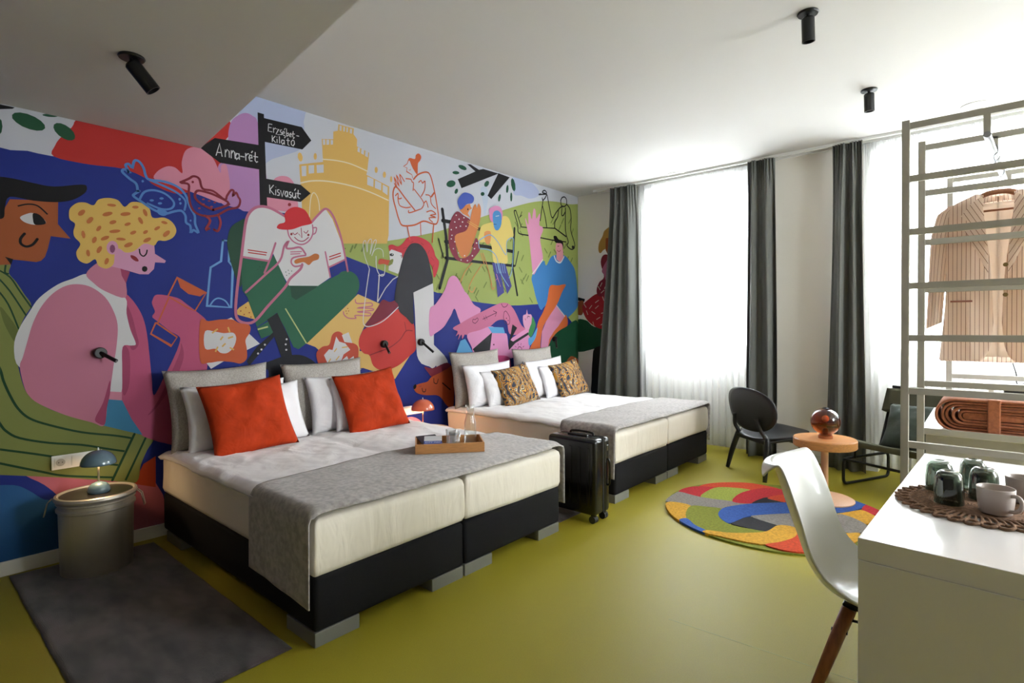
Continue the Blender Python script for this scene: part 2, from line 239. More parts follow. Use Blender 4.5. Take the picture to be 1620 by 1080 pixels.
MURAL = """0 p0 0|1409,3347 1931,3552 6506,3611 6502,2737 5617,2818 4990,2721 4442,2532 3614,2214 3009,2071 2941,2036 2222,2266 1732,2239 1361,2478
0 p0 0|214,2965 207,2354 448,2370 491,2366 562,2379 608,2375 678,2374 722,2461 845,2644 866,2727
0 s1 0|1747,2965 1870,3126 2237,3161 2244,3071 2230,3006 2235,2957 2212,2828 2190,2772 2033,2685 1972,2652 1932,2618 1893,2595 1876,2822 1699,2775
0 s2 0|678,2374 685,2440 713,2496 763,2565 824,2638 1154,2691 1408,2675 1537,2723 1651,2858 1679,2782 1623,2685 1634,2568 1597,2470 1533,2398 1346,2276 1191,2303 1138,2341 1013,2375 841,2364
0 s3 0|1655,2763 1673,2847 1710,2899 1774,2945 1830,2938 1867,2896 1913,2638 1929,2283 1780,2226 1721,2238 1649,2247 1597,2275 1582,2509 1635,2557 1653,2634
0 s4 0|1192,2342 1204,2395 1260,2442 1310,2446 1354,2417 1351,2490 1375,2574 1428,2612 1481,2614 1549,2564 1597,2470 1605,2524 1640,2532 1661,2408 1653,2331 1616,2257 1477,2285 1398,2303 1321,2321
0 p5 0|641,2527 628,2511 604,2503 573,2503 541,2511 516,2526 500,2544 499,2563 510,2578 533,2587 564,2588 596,2580 623,2565 639,2546
0 p5 0|776,2500 764,2488 744,2484 722,2490 701,2503 685,2522 678,2542 681,2560 693,2572 712,2576 734,2571 756,2558 772,2539 779,2519
0 p5 0|699,2613 695,2609 685,2604 671,2600 655,2597 641,2597 632,2598 629,2601 633,2605 642,2610 656,2614 672,2617 686,2618 696,2617
0 p5 0|459,2488 455,2456 447,2441 439,2452 435,2482 439,2514 448,2529 456,2519
0 p6 0|400,2609 451,2607 511,2608 502,2598 399,2563
0 s7 0|2500,2071 2682,2097 3031,2154 3533,2285 3775,2367 4422,2612 5061,2837 5472,2929 5895,2960 6266,2936 6500,2212 6258,1337 5611,1645 5236,1642 4744,1614 4149,1638 3693,1706 3577,1720 3077,1853 2594,1975 2441,2013
0 l8 16|4914,1921 4960,1872
0 l8 17|5362,1755 5413,1820
0 l8 18|5729,2686 5777,2757
0 l8 18|5789,2069 5845,2016
0 l8 18|5666,2593 5713,2664
0 l8 15|4077,2032 4111,2088
0 l8 15|4141,1728 4180,1783
0 l8 14|3904,1814 3930,1867
0 l8 16|4904,2482 4950,2436
0 l8 14|3613,1740 3637,1791
0 l8 15|4012,1668 4052,1723
0 l8 15|4161,1691 4199,1645
0 l8 16|4713,1966 4745,2026
0 l8 18|5782,2026 5844,2096
0 l8 18|5644,2406 5698,2356
0 l8 15|4316,2373 4345,2431
0 l8 14|3730,2194 3763,2248
0 l8 14|3617,1890 3650,1848
0 l8 15|4266,2245 4307,2304
0 l8 16|4579,2274 4616,2335
0 l8 17|5125,2575 5174,2529
0 l8 18|5889,2714 5947,2788
0 l8 17|5505,2665 5560,2736
0 l8 15|4324,2023 4364,1978
0 l8 14|3945,1688 3971,1741
0 l8 17|5255,1763 5305,1711
0 l8 18|5787,2376 5832,2446
0 l8 16|4678,1876 4708,1936
0 l8 17|5236,1888 5286,1837
0 l8 18|5547,2653 5606,2725
0 l8 14|3778,2168 3811,2223
0 l8 18|5715,2373 5770,2322
0 l8 18|5732,2169 5776,2238
0 l8 15|4223,2352 4249,2409
0 l8 14|3885,1899 3920,1856
0 l8 18|5955,2581 5993,2652
0 l8 18|5922,2197 5970,2267
0 l8 15|4058,1989 4095,1946
0 l8 17|5451,2233 5495,2300
0 l8 14|3709,1709 3732,1761
0 l8 16|4605,1817 4648,1769
0 l8 14|3850,1863 3889,1917
0 l8 16|4932,1880 4964,1941
0 l8 15|4476,2407 4517,2363
0 l8 17|5503,2395 5549,2463
0 l8 18|5959,1872 6025,1942
0 l8 16|4517,2117 4558,2072
0 l8 17|5188,2186 5226,2251
0 l8 15|4408,2401 4442,2461
0 l8 18|5925,1760 5982,1704
0 l8 16|4926,2144 4963,2206
0 l8 14|3775,2222 3810,2277
0 l8 18|5567,2336 5621,2286
0 l8 17|5338,1915 5388,1981
0 l8 17|5017,1911 5056,1973
0 l8 17|5123,2366 5172,2318
0 l8 16|4588,1876 4630,1936
0 l8 15|4170,1705 4207,1760
0 l8 16|4815,2574 4860,2529
0 l8 16|4733,2349 4776,2412
0 l8 16|4536,1832 4576,1891
0 l8 17|5372,2329 5423,2280
0 l8 16|4967,1928 5016,1991
0 l8 15|4288,1796 4331,1854
0 l8 17|5078,1713 5126,1661
0 l8 18|5829,2205 5880,2275
0 l8 14|3917,1782 3957,1837
0 l8 16|4569,1944 4611,1897
0 l8 17|5161,1947 5196,2010
0 l8 17|5323,2101 5372,2167
0 l8 15|4443,1994 4484,1948
0 l8 17|5308,2046 5358,2112
0 l8 16|4488,1974 4529,1928
0 l8 15|4021,1911 4056,1967
0 l8 14|3687,2056 3712,2109
0 l8 15|4224,2348 4252,2406
0 l8 14|3676,2060 3704,2113
0 l8 16|4888,2058 4933,2009
0 l8 15|4057,1735 4081,1789
0 l8 15|4411,2288 4445,2348
0 l8 14|3820,1782 3854,1738
0 l8 16|4895,2510 4937,2574
0 l8 15|4267,2017 4307,1972
0 l8 18|5833,1900 5881,1969
0 l8 17|5412,2048 5455,2114
0 l8 16|2644,2017 2669,2069
0 l8 16|2687,2054 2713,2106
0 l8 17|2757,2034 2783,2086
0 s1 0|4765,3075 4902,3111 5058,3101 5177,3066 5273,2999 5245,2951 5163,2912 5056,2890 4926,2900 4801,2889 4776,2989
0 s9 0|4245,2850 4299,2890 4354,2863 4365,2773 4342,2678 4330,2600 4297,2587 4287,2684 4266,2771
0 p10 0|2540,3073 2689,3077 2685,3028 2720,2993 2717,2932 2843,2906 2822,2749 2811,2707 3054,2650 3043,2206 3024,2128 2465,2066 2216,2105 2208,2369 2199,2520 2189,2660 2396,2727 2386,2911 2491,2935 2492,2999 2534,3018
0 p0 0|2208,2651 2249,2663 2248,2581 2212,2572
0 p0 0|2268,2669 2316,2683 2316,2618 2270,2604
0 p0 0|2338,2688 2401,2705 2401,2640 2341,2624
0 p0 0|2396,2909 2417,2914 2418,2872 2398,2866
0 p0 0|2429,2916 2453,2922 2453,2882 2429,2874
0 p0 0|2466,2923 2489,2927 2488,2891 2467,2885
0 p0 0|2552,3066 2571,3066 2568,3025 2551,3024
0 p0 0|2588,3067 2603,3066 2600,3027 2586,3027
0 p0 0|2617,3068 2632,3068 2629,3030 2615,3028
0 p0 0|2651,3066 2672,3068 2669,3028 2649,3027
0 p0 0|2726,2925 2748,2923 2745,2885 2723,2889
0 p0 0|2763,2921 2789,2918 2786,2875 2759,2881
0 p0 0|2804,2912 2831,2908 2828,2862 2799,2869
0 p0 0|2821,2694 2885,2684 2882,2613 2818,2621
0 p0 0|2902,2678 2967,2663 2964,2598 2898,2609
0 p0 0|2984,2655 3037,2640 3034,2567 2981,2590
0 c11 10|2390,2747 2531,2766 2667,2766 2828,2739
0 c11 11|2198,2515 2298,2552 2446,2577 2653,2581 2847,2562 3046,2522
0 c11 8|2272,2256 2279,2360 2291,2430 2313,2460 2341,2433 2358,2373 2361,2322
0 p10 0|2219,2728 2217,2701 2205,2685 2189,2690 2178,2712 2179,2740 2192,2756 2208,2751
0 p10 0|2342,2759 2338,2738 2327,2727 2317,2733 2313,2752 2317,2773 2328,2783 2338,2778
0 p10 0|2931,2774 2926,2753 2913,2742 2901,2748 2896,2767 2901,2788 2914,2799 2926,2794
0 p10 0|3020,2750 3014,2729 3001,2717 2988,2723 2983,2743 2989,2764 3002,2776 3015,2770
0 p10 0|3089,2723 3085,2702 3076,2692 3067,2698 3063,2718 3067,2740 3077,2750 3086,2744
0 s4 0|1970,2466 1991,2509 2041,2539 2103,2541 2145,2500 2165,2412 2169,2292 2029,2270 1929,2283 1930,2390
0 p12 0|2121,2332 2117,2322 2106,2316 2096,2318 2092,2327 2096,2338 2107,2344 2117,2341
0 p6 0|1865,2976 1913,2976 1931,2291 1876,2284
0 p6 0|1913,2947 2214,2961 2295,2875 2217,2784 1914,2769
0 p6 0|1466,2616 1563,2708 1875,2735 1878,2553 1596,2541
0 p6 0|1921,2495 2201,2502 2285,2449 2199,2366 1925,2355
0 l13 6|1570,2586 1595,2677 1611,2588
0 l13 6|1578,2611 1609,2615
0 l13 6|1633,2643 1632,2590
0 l13 6|1633,2620 1646,2647 1659,2636 1660,2592
0 l13 6|1674,2648 1673,2591
0 l13 7|1675,2626 1687,2649 1698,2638 1700,2592
0 l13 7|1727,2633 1711,2634 1701,2610 1710,2592 1725,2607
0 l13 7|1728,2638 1730,2594
0 l13 7|1737,2620 1766,2621
0 l13 7|1774,2652 1776,2597
0 l13 7|1776,2631 1786,2648 1799,2652
0 l13 7|1801,2622 1821,2627 1818,2646 1806,2645 1798,2624 1806,2601 1823,2606
0 l13 7|1816,2663 1826,2679
0 l13 7|1845,2675 1843,2613 1853,2602 1864,2610
0 l13 7|1831,2641 1865,2643
0 l13 5|1947,2913 1944,2857 1975,2859
0 l13 5|1947,2913 1976,2916
0 l13 5|1946,2886 1970,2889
0 l13 5|1984,2894 1986,2856
0 l13 5|1986,2880 2001,2897
0 l13 5|2002,2890 2025,2893 2004,2849 2031,2852
0 l13 5|2051,2895 2037,2888 2038,2876 2050,2874 2049,2858 2034,2855
0 l13 5|2057,2870 2073,2876 2068,2889 2059,2884 2056,2863 2068,2854 2076,2861
0 l13 5|2069,2900 2078,2915
0 l13 5|2088,2915 2088,2855
0 l13 6|2088,2875 2102,2884 2104,2868 2089,2855
0 l13 6|2113,2871 2129,2877 2123,2888 2114,2881 2114,2859 2128,2862
0 l13 6|2142,2908 2138,2864 2151,2859
0 l13 6|2133,2887 2155,2889
0 l13 6|2168,2881 2191,2882
0 l13 6|1974,2833 1975,2784
0 l13 6|1998,2834 1977,2806 2001,2784
0 l13 6|2012,2815 2012,2785
0 l13 6|2010,2832 2011,2828
0 l13 6|2030,2840 2032,2787
0 l13 6|2068,2819 2052,2818 2045,2799 2055,2785 2068,2802
0 l13 6|2068,2822 2071,2787
0 l13 6|2070,2837 2080,2853
0 l13 6|2099,2845 2098,2794 2110,2790
0 l13 6|2086,2825 2113,2827
0 l13 6|2138,2840 2125,2822 2127,2799 2140,2794 2152,2813 2149,2835 2138,2840
0 l13 6|2141,2849 2152,2864
0 l13 6|1950,2454 1952,2389
0 l13 6|1982,2458 1953,2418 1986,2384
0 l13 6|1998,2426 1997,2383
0 l13 6|1998,2447 1999,2444
0 l13 6|2026,2431 2011,2426 2012,2411 2026,2405 2024,2387 2008,2385
0 l13 6|2035,2428 2047,2381 2063,2431
0 l13 6|2092,2427 2078,2427 2069,2400 2079,2385 2092,2404
0 l13 7|2091,2429 2094,2384
0 l13 7|2121,2429 2107,2425 2108,2409 2121,2405 2119,2387 2104,2386
0 l13 7|2132,2427 2131,2396 2144,2386 2155,2405
0 l13 7|2156,2431 2159,2386
0 l13 7|2147,2445 2158,2463
0 l13 7|2179,2457 2176,2399 2192,2393
0 l13 7|2164,2429 2199,2429
0 p14 0|173,611 426,564 556,530 629,444 686,372 714,299 711,61 420,72 167,69
0 s15 0|338,591 481,556 556,533 634,443 682,373 613,383 546,450 480,496 338,528
0 s16 0|537,547 822,454 1174,357 1196,-1 713,259 682,373 614,467
0 p17 0|1051,377 1107,494 1176,532 1174,328
0 s18 0|250,1711 440,1732 463,1725 484,1726 476,1680 506,1632 540,1564 568,1505 539,1439 514,1365 492,1269 505,1181 524,1069 548,997 597,938 715,859 905,773 1095,685 1164,647 1130,583 1093,494 1065,384 943,419 710,488 426,564 237,608
0 s19 0|437,1492 464,1456 510,1360 496,1301 476,1338 450,1411
0 c20 12|395,1240 433,1148 446,1084 472,1000 505,922 553,861 639,811 791,746 955,701 1041,672
0 c20 12|391,936 430,845 456,800 510,755 638,707 790,670 912,626 1005,594
0 c20 12|389,720 428,705 565,657 674,616 789,571 970,513
0 c20 12|388,649 427,628 600,547 711,500 943,441
0 l20 14|1059,695 939,424
0 l20 12|1122,665 1008,409
0 c20 8|426,1700 480,1658 520,1582 571,1487
0 c20 8|426,1659 479,1580 546,1444
0 c20 8|425,1591 471,1507 514,1366
0 c20 8|463,1725 460,1684 476,1676
0 p21 0|378,1976 456,1983 464,2043 485,2092 695,2118 692,1982 750,1904 659,1908 645,1835 632,1786 614,1761 592,1752 550,1755 481,1758 484,1729 440,1723 375,1718
0 p6 0|461,1770 494,1760 486,1727
0 s6 0|348,2191 446,2209 513,2209 583,2202 677,2199 808,2236 832,2222 819,2184 760,2134 684,2109 582,2101 485,2105 464,2043 456,1983 404,1975 315,1984
0 s13 0|526,1997 553,2020 581,2030 617,2016 638,1979 587,1964 545,1973
0 s6 0|583,2029 613,2022 638,1979 591,1965 581,1996
0 c6 8|517,2059 560,2077 603,2074 646,2032
0 c6 13|544,1908 527,1878 528,1850 551,1836 579,1851 599,1884
0 s22 0|1000,1253 1023,1372 1021,1569 1051,1559 1095,1487 1121,1414 1137,1318 1148,1190 1159,1050 1170,931 1229,1045 1289,1173 1327,1282 1315,1321 1233,1371 1168,1440 1182,1478 1167,1526 1169,1553 1197,1591 1313,1574 1372,1532 1433,1483 1498,1417 1514,1312 1501,1140 1480,1004 1426,804 1332,593 1225,611 1159,643 1095,685 1042,776 1004,865 992,949
0 p15 0|1143,1265 1168,1440 1328,1298 1309,1221 1170,931 1156,1082
0 s23 0|1334,1270 1324,1204 1268,1064 1190,886 1133,807 1180,844 1287,1008 1348,1170
0 s23 0|1016,1527 1050,1465 1075,1350 1088,1266 1048,1236 1023,1372
0 s23 0|1002,1248 1038,1215 1036,1028 1009,947 997,1010
0 s13 0|822,1700 858,1662 915,1610 1020,1563 1025,1465 1045,1361 1073,1272 1048,1261 1002,1253 998,1114 992,964 949,968 795,1047 643,1135 515,1153 492,1269 514,1369 560,1467 604,1548 686,1628 755,1666
0 p4 0|920,981 995,969 994,917 919,925
0 p24 0|915,933 996,917 1043,797 1104,683 1007,724 901,770
0 s25 0|515,1157 529,1212 551,1309 574,1402 611,1496 663,1574 724,1623 786,1636 849,1620 914,1564 955,1484 977,1392 971,1269 953,1137 937,1015 919,905 901,773 840,799 715,859 597,938 551,992 531,1049
0 s23 0|932,1046 934,975 915,875 905,780 872,789 856,821 898,917
0 s25 0|875,1769 822,1700 857,1648 914,1601 1020,1564 1024,1668 1031,1720 997,1759 933,1794
0 p23 0|996,1746 1046,1729 1024,1655 1002,1702
0 p26 0|934,1896 969,1930 1182,1923 1186,1857 1249,1817 1242,1802 1186,1801 1179,1757 1148,1720 1098,1718 996,1746 950,1755 916,1772
0 s27 0|744,2044 750,2084 783,2121 823,2130 863,2120 888,2159 938,2178 988,2172 1022,2136 1058,2172 1112,2176 1157,2149 1175,2091 1241,2101 1289,2077 1313,2026 1293,1977 1249,1949 1206,1945 1182,1910 1127,1917 1072,1864 1024,1849 989,1871 967,1833 960,1771 924,1740 883,1755 867,1793 827,1763 787,1781 776,1827 796,1878 769,1916 764,1950 772,1995 749,2016
0 p26 0|986,1876 983,1857 974,1841 962,1831 948,1830 936,1837 928,1851 925,1869 928,1888 937,1904 949,1914 962,1915 975,1908 983,1894
0 p28 0|970,1867 965,1848 955,1839 945,1846 941,1864 945,1883 955,1892 966,1885
0 p29 0|820,2083 822,2076 819,2068 814,2059 807,2051 799,2047 792,2046 788,2049 786,2056 788,2064 794,2073 801,2080 809,2085 816,2086
0 p29 0|858,2046 861,2040 860,2031 855,2022 849,2013 842,2007 835,2005 830,2007 827,2013 828,2022 833,2031 839,2040 846,2046 853,2048
0 p29 0|959,2088 957,2082 950,2075 940,2068 929,2063 918,2061 910,2063 906,2067 908,2073 914,2081 924,2087 936,2092 947,2094 955,2093
0 p29 0|978,2137 975,2133 968,2129 958,2127 948,2127 939,2128 933,2131 931,2134 933,2139 940,2142 949,2144 960,2145 969,2144 976,2141
0 p29 0|1098,2147 1096,2142 1091,2138 1084,2135 1076,2134 1069,2135 1064,2137 1062,2141 1064,2145 1069,2150 1076,2152 1084,2154 1091,2153 1096,2151
0 p29 0|1054,2099 1052,2093 1044,2087 1033,2082 1021,2078 1010,2078 1002,2080 999,2085 1001,2091 1008,2097 1019,2102 1032,2105 1043,2106 1051,2104
0 p29 0|978,2039 977,2033 973,2027 966,2022 958,2018 950,2017 944,2018 942,2023 942,2028 946,2035 953,2040 961,2044 969,2045 975,2043
0 p29 0|1144,2124 1147,2106 1143,2094 1133,2096 1124,2110 1120,2128 1124,2139 1134,2138
0 p29 0|1117,2070 1122,2053 1119,2041 1109,2042 1098,2055 1093,2072 1097,2083 1107,2083
0 p29 0|1054,2037 1053,2032 1049,2027 1043,2022 1035,2018 1028,2017 1023,2018 1020,2022 1021,2027 1025,2032 1031,2037 1039,2041 1046,2042 1051,2041
0 p29 0|898,1999 900,1995 900,1988 897,1980 892,1972 886,1967 881,1965 877,1966 874,1970 875,1977 878,1985 882,1993 888,1998 894,2001
0 p29 0|820,1939 820,1921 814,1912 807,1917 802,1933 802,1951 808,1960 815,1955
0 p29 0|999,1983 996,1978 988,1972 976,1967 963,1964 951,1963 943,1965 940,1969 942,1975 950,1980 962,1985 975,1988 987,1989 996,1987
0 p29 0|1083,1990 1083,1984 1079,1978 1073,1972 1066,1968 1059,1966 1053,1967 1050,1971 1050,1976 1054,1983 1060,1988 1067,1992 1074,1994 1080,1993
0 p29 0|1148,2003 1147,1993 1139,1983 1128,1978 1121,1981 1121,1991 1129,2001 1140,2006
0 p29 0|1217,2038 1217,2033 1214,2026 1208,2020 1201,2014 1194,2010 1187,2010 1184,2012 1184,2017 1186,2024 1192,2031 1199,2036 1207,2040 1213,2041
0 p29 0|1261,2066 1258,2062 1252,2059 1244,2058 1236,2060 1229,2063 1225,2067 1224,2072 1227,2075 1233,2078 1241,2079 1249,2077 1256,2074 1260,2070
0 p29 0|1274,2017 1275,2010 1273,2001 1267,1991 1258,1982 1249,1975 1240,1973 1235,1976 1233,1983 1235,1992 1241,2002 1250,2011 1259,2018 1268,2020
0 p29 0|875,1905 866,1892 857,1889 852,1898 854,1915 863,1928 872,1931 877,1921
0 p29 0|940,1940 939,1934 934,1926 926,1919 916,1914 907,1911 900,1911 896,1915 897,1921 902,1928 910,1935 920,1941 929,1943 937,1943
0 p29 0|1026,1931 1023,1927 1016,1924 1005,1922 994,1922 984,1923 977,1926 975,1930 978,1934 985,1938 995,1940 1007,1940 1017,1938 1024,1935
0 p29 0|1165,1956 1164,1950 1160,1942 1152,1935 1142,1928 1133,1925 1125,1925 1121,1928 1121,1934 1126,1942 1133,1950 1143,1956 1153,1960 1160,1960
0 p29 0|1063,1912 1063,1905 1057,1897 1049,1890 1038,1884 1028,1882 1021,1883 1017,1887 1017,1893 1023,1901 1031,1908 1041,1914 1052,1917 1059,1916
0 p29 0|898,1847 888,1833 878,1831 874,1842 878,1859 889,1874 899,1876 903,1865
0 p29 0|842,1830 842,1814 836,1806 828,1810 823,1824 824,1840 830,1848 838,1844
0 p29 0|935,1782 927,1768 918,1764 913,1773 915,1789 922,1803 931,1807 937,1798
0 c6 8|1099,1880 1103,1849 1121,1835 1137,1853 1142,1879
0 p12 0|1094,1801 1089,1798 1080,1798 1070,1803 1061,1810 1053,1818 1050,1827 1050,1833 1055,1836 1063,1835 1073,1831 1083,1824 1090,1815 1094,1807
0 p6 0|1143,1755 1138,1741 1127,1734 1115,1739 1111,1752 1115,1766 1127,1772 1139,1768
0 p30 0|1314,1709 1495,1616 1455,1589 1383,1602 1333,1644
0 l31 9|1259,1584 1314,1709 1495,1616 1423,1489 1382,1505 1264,1579
0 l31 9|1264,1573 1195,1398
0 l31 10|1186,1408 1310,1310 1275,1252 1157,1334 1186,1408
0 l32 14|1610,1994 1657,1994 1648,1846 1676,1813 1661,1517 1499,1525 1514,1686 1526,1795 1595,1844 1610,1994
0 c32 10|1518,1527 1545,1566 1578,1581 1622,1563 1650,1521
0 c33 15|1094,2249 1086,2294 1051,2319 1012,2355 1027,2373 1051,2357 1030,2397 1047,2411 1065,2394 1079,2439 1105,2438 1128,2403 1139,2358 1159,2335 1243,2339 1321,2321 1370,2275 1400,2193 1427,2142 1429,2086 1449,2030 1419,2042 1403,2026 1398,2070 1373,2087 1369,2133 1344,2162 1299,2150 1241,2127 1175,2147 1121,2180 1072,2211 1076,2227 1103,2251
0 c33 13|1103,2196 1131,2250 1186,2271 1252,2258 1300,2212 1285,2169 1227,2155 1148,2179
0 c33 13|1159,2333 1243,2309 1320,2279 1370,2233 1364,2171
0 s33 0|1203,2149 1241,2152 1265,2134 1241,2112 1208,2120
0 p33 0|1184,2205 1181,2199 1171,2195 1162,2196 1158,2200 1162,2206 1171,2210 1181,2209
0 p33 0|1241,2227 1237,2221 1228,2217 1218,2218 1215,2223 1219,2229 1228,2233 1237,2232
0 p33 0|1231,2193 1227,2187 1218,2183 1209,2184 1205,2189 1209,2195 1218,2199 1228,2198
0 p33 0|1130,2319 1127,2312 1122,2309 1117,2310 1115,2316 1117,2322 1122,2326 1127,2324
0 p33 0|1343,2239 1340,2232 1335,2228 1329,2230 1327,2237 1329,2244 1335,2248 1341,2246
0 p33 0|1347,2213 1345,2206 1339,2202 1334,2204 1332,2210 1334,2217 1340,2220 1345,2218
0 p33 0|1407,2105 1405,2100 1401,2097 1396,2099 1395,2103 1396,2108 1401,2111 1405,2110
0 c34 15|1341,2353 1392,2387 1422,2410 1459,2400 1479,2337 1548,2332 1624,2286 1641,2317 1668,2360 1687,2358 1681,2324 1704,2349 1718,2322 1732,2295 1714,2246 1646,2219 1568,2165 1493,2149 1430,2165 1400,2216 1391,2292 1391,2348 1346,2350
0 c34 16|1547,2200 1472,2228 1431,2266 1442,2313 1494,2317 1569,2302 1652,2260 1547,2200
0 c35 16|1493,2151 1526,2122 1497,2059 1518,2066
0 c35 16|1579,2170 1595,2120 1578,2058 1551,2062
0 p34 0|1425,2371 1423,2364 1417,2361 1411,2362 1409,2368 1411,2375 1417,2379 1423,2377
0 p34 0|1374,2359 1369,2351 1356,2346 1343,2346 1338,2352 1343,2360 1356,2366 1369,2365
0 p35 0|1493,2265 1490,2261 1483,2258 1477,2258 1474,2262 1477,2266 1483,2269 1490,2269
0 p35 0|1530,2260 1527,2256 1520,2253 1514,2253 1511,2257 1514,2261 1520,2264 1527,2264
0 p35 0|1568,2255 1565,2251 1558,2248 1551,2248 1548,2252 1551,2256 1558,2259 1565,2259
0 p35 0|1492,2231 1490,2227 1483,2224 1476,2224 1473,2228 1476,2232 1483,2235 1490,2235
0 p35 0|1546,2223 1543,2218 1536,2215 1529,2216 1526,2220 1529,2224 1536,2227 1543,2226
0 p35 0|1466,2198 1463,2194 1456,2191 1450,2192 1447,2195 1450,2200 1456,2203 1463,2202
0 s36 0|1640,1953 1644,2027 1668,2097 1722,2145 1777,2152 1768,1880 1729,1666 1671,1810
0 p37 0|1731,1877 1944,1870 1984,1939 2069,1723 2103,1699 2340,1709 2409,1750 2567,1836 2632,1846 2690,1825 2724,1776 2728,1725 2697,1650 2255,1241 2233,1242 2168,1199 2126,1218 2059,1368 1993,1485 1953,1446 1843,1375 1777,1594 1741,1642
0 s37 0|2535,1822 2632,1850 2707,1812 2730,1733 2701,1658 2613,1567 2502,1678
0 p36 0|2103,1696 2336,1709 2318,1690 2151,1588 2116,1609
0 p37 0|1843,1369 1940,1426 1978,1329 1874,1289
0 s38 0|1840,1058 1878,1094 1949,1120 2057,1150 2182,1154 2283,1109 2339,1051 2364,991 2238,997 2082,997 2054,867 1934,917 1925,1049
0 p38 0|1920,1432 1999,1485 2092,1288 2116,1148 2029,1142 1975,1303 1784,1090 1766,1125 1842,1229 1938,1310 1965,1336
0 p13 0|1857,1178 1855,1173 1850,1171 1844,1173 1842,1178 1845,1184 1850,1186 1855,1183
0 p13 0|1883,1207 1881,1202 1875,1200 1870,1203 1868,1208 1870,1213 1876,1215 1881,1213
0 p13 0|1909,1243 1907,1237 1901,1235 1896,1237 1894,1243 1896,1248 1901,1250 1907,1248
0 p13 0|2080,1280 2077,1275 2071,1272 2066,1275 2063,1280 2066,1286 2072,1288 2077,1286
0 p13 0|2072,1241 2070,1235 2064,1233 2058,1235 2056,1241 2059,1247 2064,1249 2070,1246
0 p13 0|2076,1198 2074,1193 2068,1191 2062,1193 2060,1199 2062,1204 2068,1206 2074,1204
0 l39 10|2064,1519 2236,1244
0 l39 12|1849,1358 1926,1378
0 p40 0|1783,1565 1831,1432 1709,1465 1685,1480 1716,1517
0 p12 0|1732,1493 1731,1490 1727,1488 1724,1489 1722,1493 1724,1496 1727,1498 1731,1497
0 p12 0|1769,1519 1767,1515 1764,1514 1760,1515 1759,1518 1761,1522 1764,1524 1767,1522
0 p12 0|1793,1482 1792,1478 1788,1477 1785,1478 1783,1481 1785,1485 1788,1487 1792,1485
0 p12 0|1756,1469 1755,1465 1751,1464 1748,1465 1746,1468 1748,1472 1751,1473 1755,1472
0 p12 0|1805,1450 1804,1447 1800,1445 1797,1447 1795,1450 1797,1454 1800,1455 1804,1454
0 p13 0|1796,2208 1823,2249 1884,2278 1961,2274 2067,2229 2264,2197 2323,2260 2415,2343 2476,2269 2553,2095 2592,1948 2441,1874 2456,1788 2340,1709 2096,1698 2056,1762 1971,1937 1944,1870 1737,1892 1763,2066
0 c41 20|2067,2233 1961,2275 1884,2279 1821,2247 1777,2174 1755,2040 1735,1877 1705,1665 1691,1492 1712,1425 1775,1404 1837,1429 1928,1535 2062,1683 2104,1752 2188,1831 2206,1873
0 l41 15|1735,1889 1931,1876
0 l41 15|1991,2017 1955,1910 1904,1784
0 c41 16|1765,1631 1904,1765 2023,1884 2058,1998 2093,2042 2076,1990 2120,1989 2190,2005 2235,1957
0 c41 18|2286,2214 2353,2292 2415,2346 2476,2308 2538,2178 2577,2040 2616,1849
0 l41 14|2408,1991 2451,1788
0 l41 14|2441,1869 2597,1949
0 l2 8|1781,1944 1925,1937
0 l2 8|1783,1925 1919,1919
0 l2 9|2442,1953 2552,1997
0 l2 9|2441,1930 2552,1974
0 l41 8|2108,1961 2204,1974
0 l41 8|2108,1944 2190,1956
0 c41 13|2235,1947 2161,1929 2122,1910 2116,1875 2146,1851 2210,1867
0 s29 0|2140,1894 2175,1917 2261,1939 2313,1968 2350,1961 2345,1926 2298,1905 2261,1871 2218,1891 2154,1873
0 s13 0|2087,2133 2178,2172 2296,2202 2301,2134 2263,2068 2205,2030 2141,2041 2100,2082
0 c41 11|2087,2133 2100,2082 2141,2041 2205,2030 2263,2064 2298,2127 2296,2202
0 c41 10|2296,2172 2330,2179 2322,2137 2295,2120
0 l42 7|2199,2161 2205,2082 2177,2112
0 c42 8|2142,2081 2176,2058 2219,2059 2263,2095
0 c42 7|2128,2115 2146,2101 2171,2120
0 c42 7|2220,2137 2241,2124 2259,2149
0 p12 0|2128,2103 2125,2095 2118,2091 2111,2093 2108,2100 2111,2108 2118,2112 2125,2110
0 p12 0|2270,2114 2267,2106 2260,2102 2253,2104 2250,2111 2253,2119 2260,2123 2267,2121
0 s43 0|2002,2135 2019,2166 2067,2190 2065,2249 2102,2296 2165,2321 2236,2304 2279,2240 2286,2206 2206,2176 2121,2138 2039,2127
0 p36 0|1873,1826 1872,1823 1869,1822 1866,1823 1865,1826 1866,1828 1869,1830 1872,1829
0 p36 0|1890,1853 1889,1850 1886,1849 1883,1850 1882,1852 1883,1855 1886,1857 1889,1856
0 p36 0|1896,1828 1895,1825 1892,1824 1889,1825 1888,1827 1889,1830 1892,1832 1895,1831
0 p36 0|1857,1806 1856,1803 1854,1802 1851,1803 1850,1805 1851,1808 1854,1809 1856,1809
0 p36 0|1880,1804 1879,1801 1876,1800 1874,1801 1873,1803 1874,1806 1876,1807 1879,1807
0 p36 0|2074,1803 2073,1800 2070,1798 2067,1799 2066,1802 2067,1805 2070,1806 2073,1805
0 p36 0|2095,1817 2093,1815 2090,1813 2088,1814 2086,1817 2088,1820 2091,1821 2093,1820
0 p36 0|2081,1777 2079,1774 2076,1773 2073,1774 2072,1776 2074,1779 2076,1780 2079,1779
0 p36 0|2101,1791 2100,1789 2097,1787 2094,1788 2093,1791 2094,1794 2097,1795 2100,1794
0 p36 0|2122,1813 2121,1810 2118,1809 2115,1809 2114,1812 2115,1815 2118,1816 2121,1816
0 p36 0|2476,1846 2475,1843 2472,1841 2468,1842 2467,1845 2468,1848 2472,1850 2475,1849
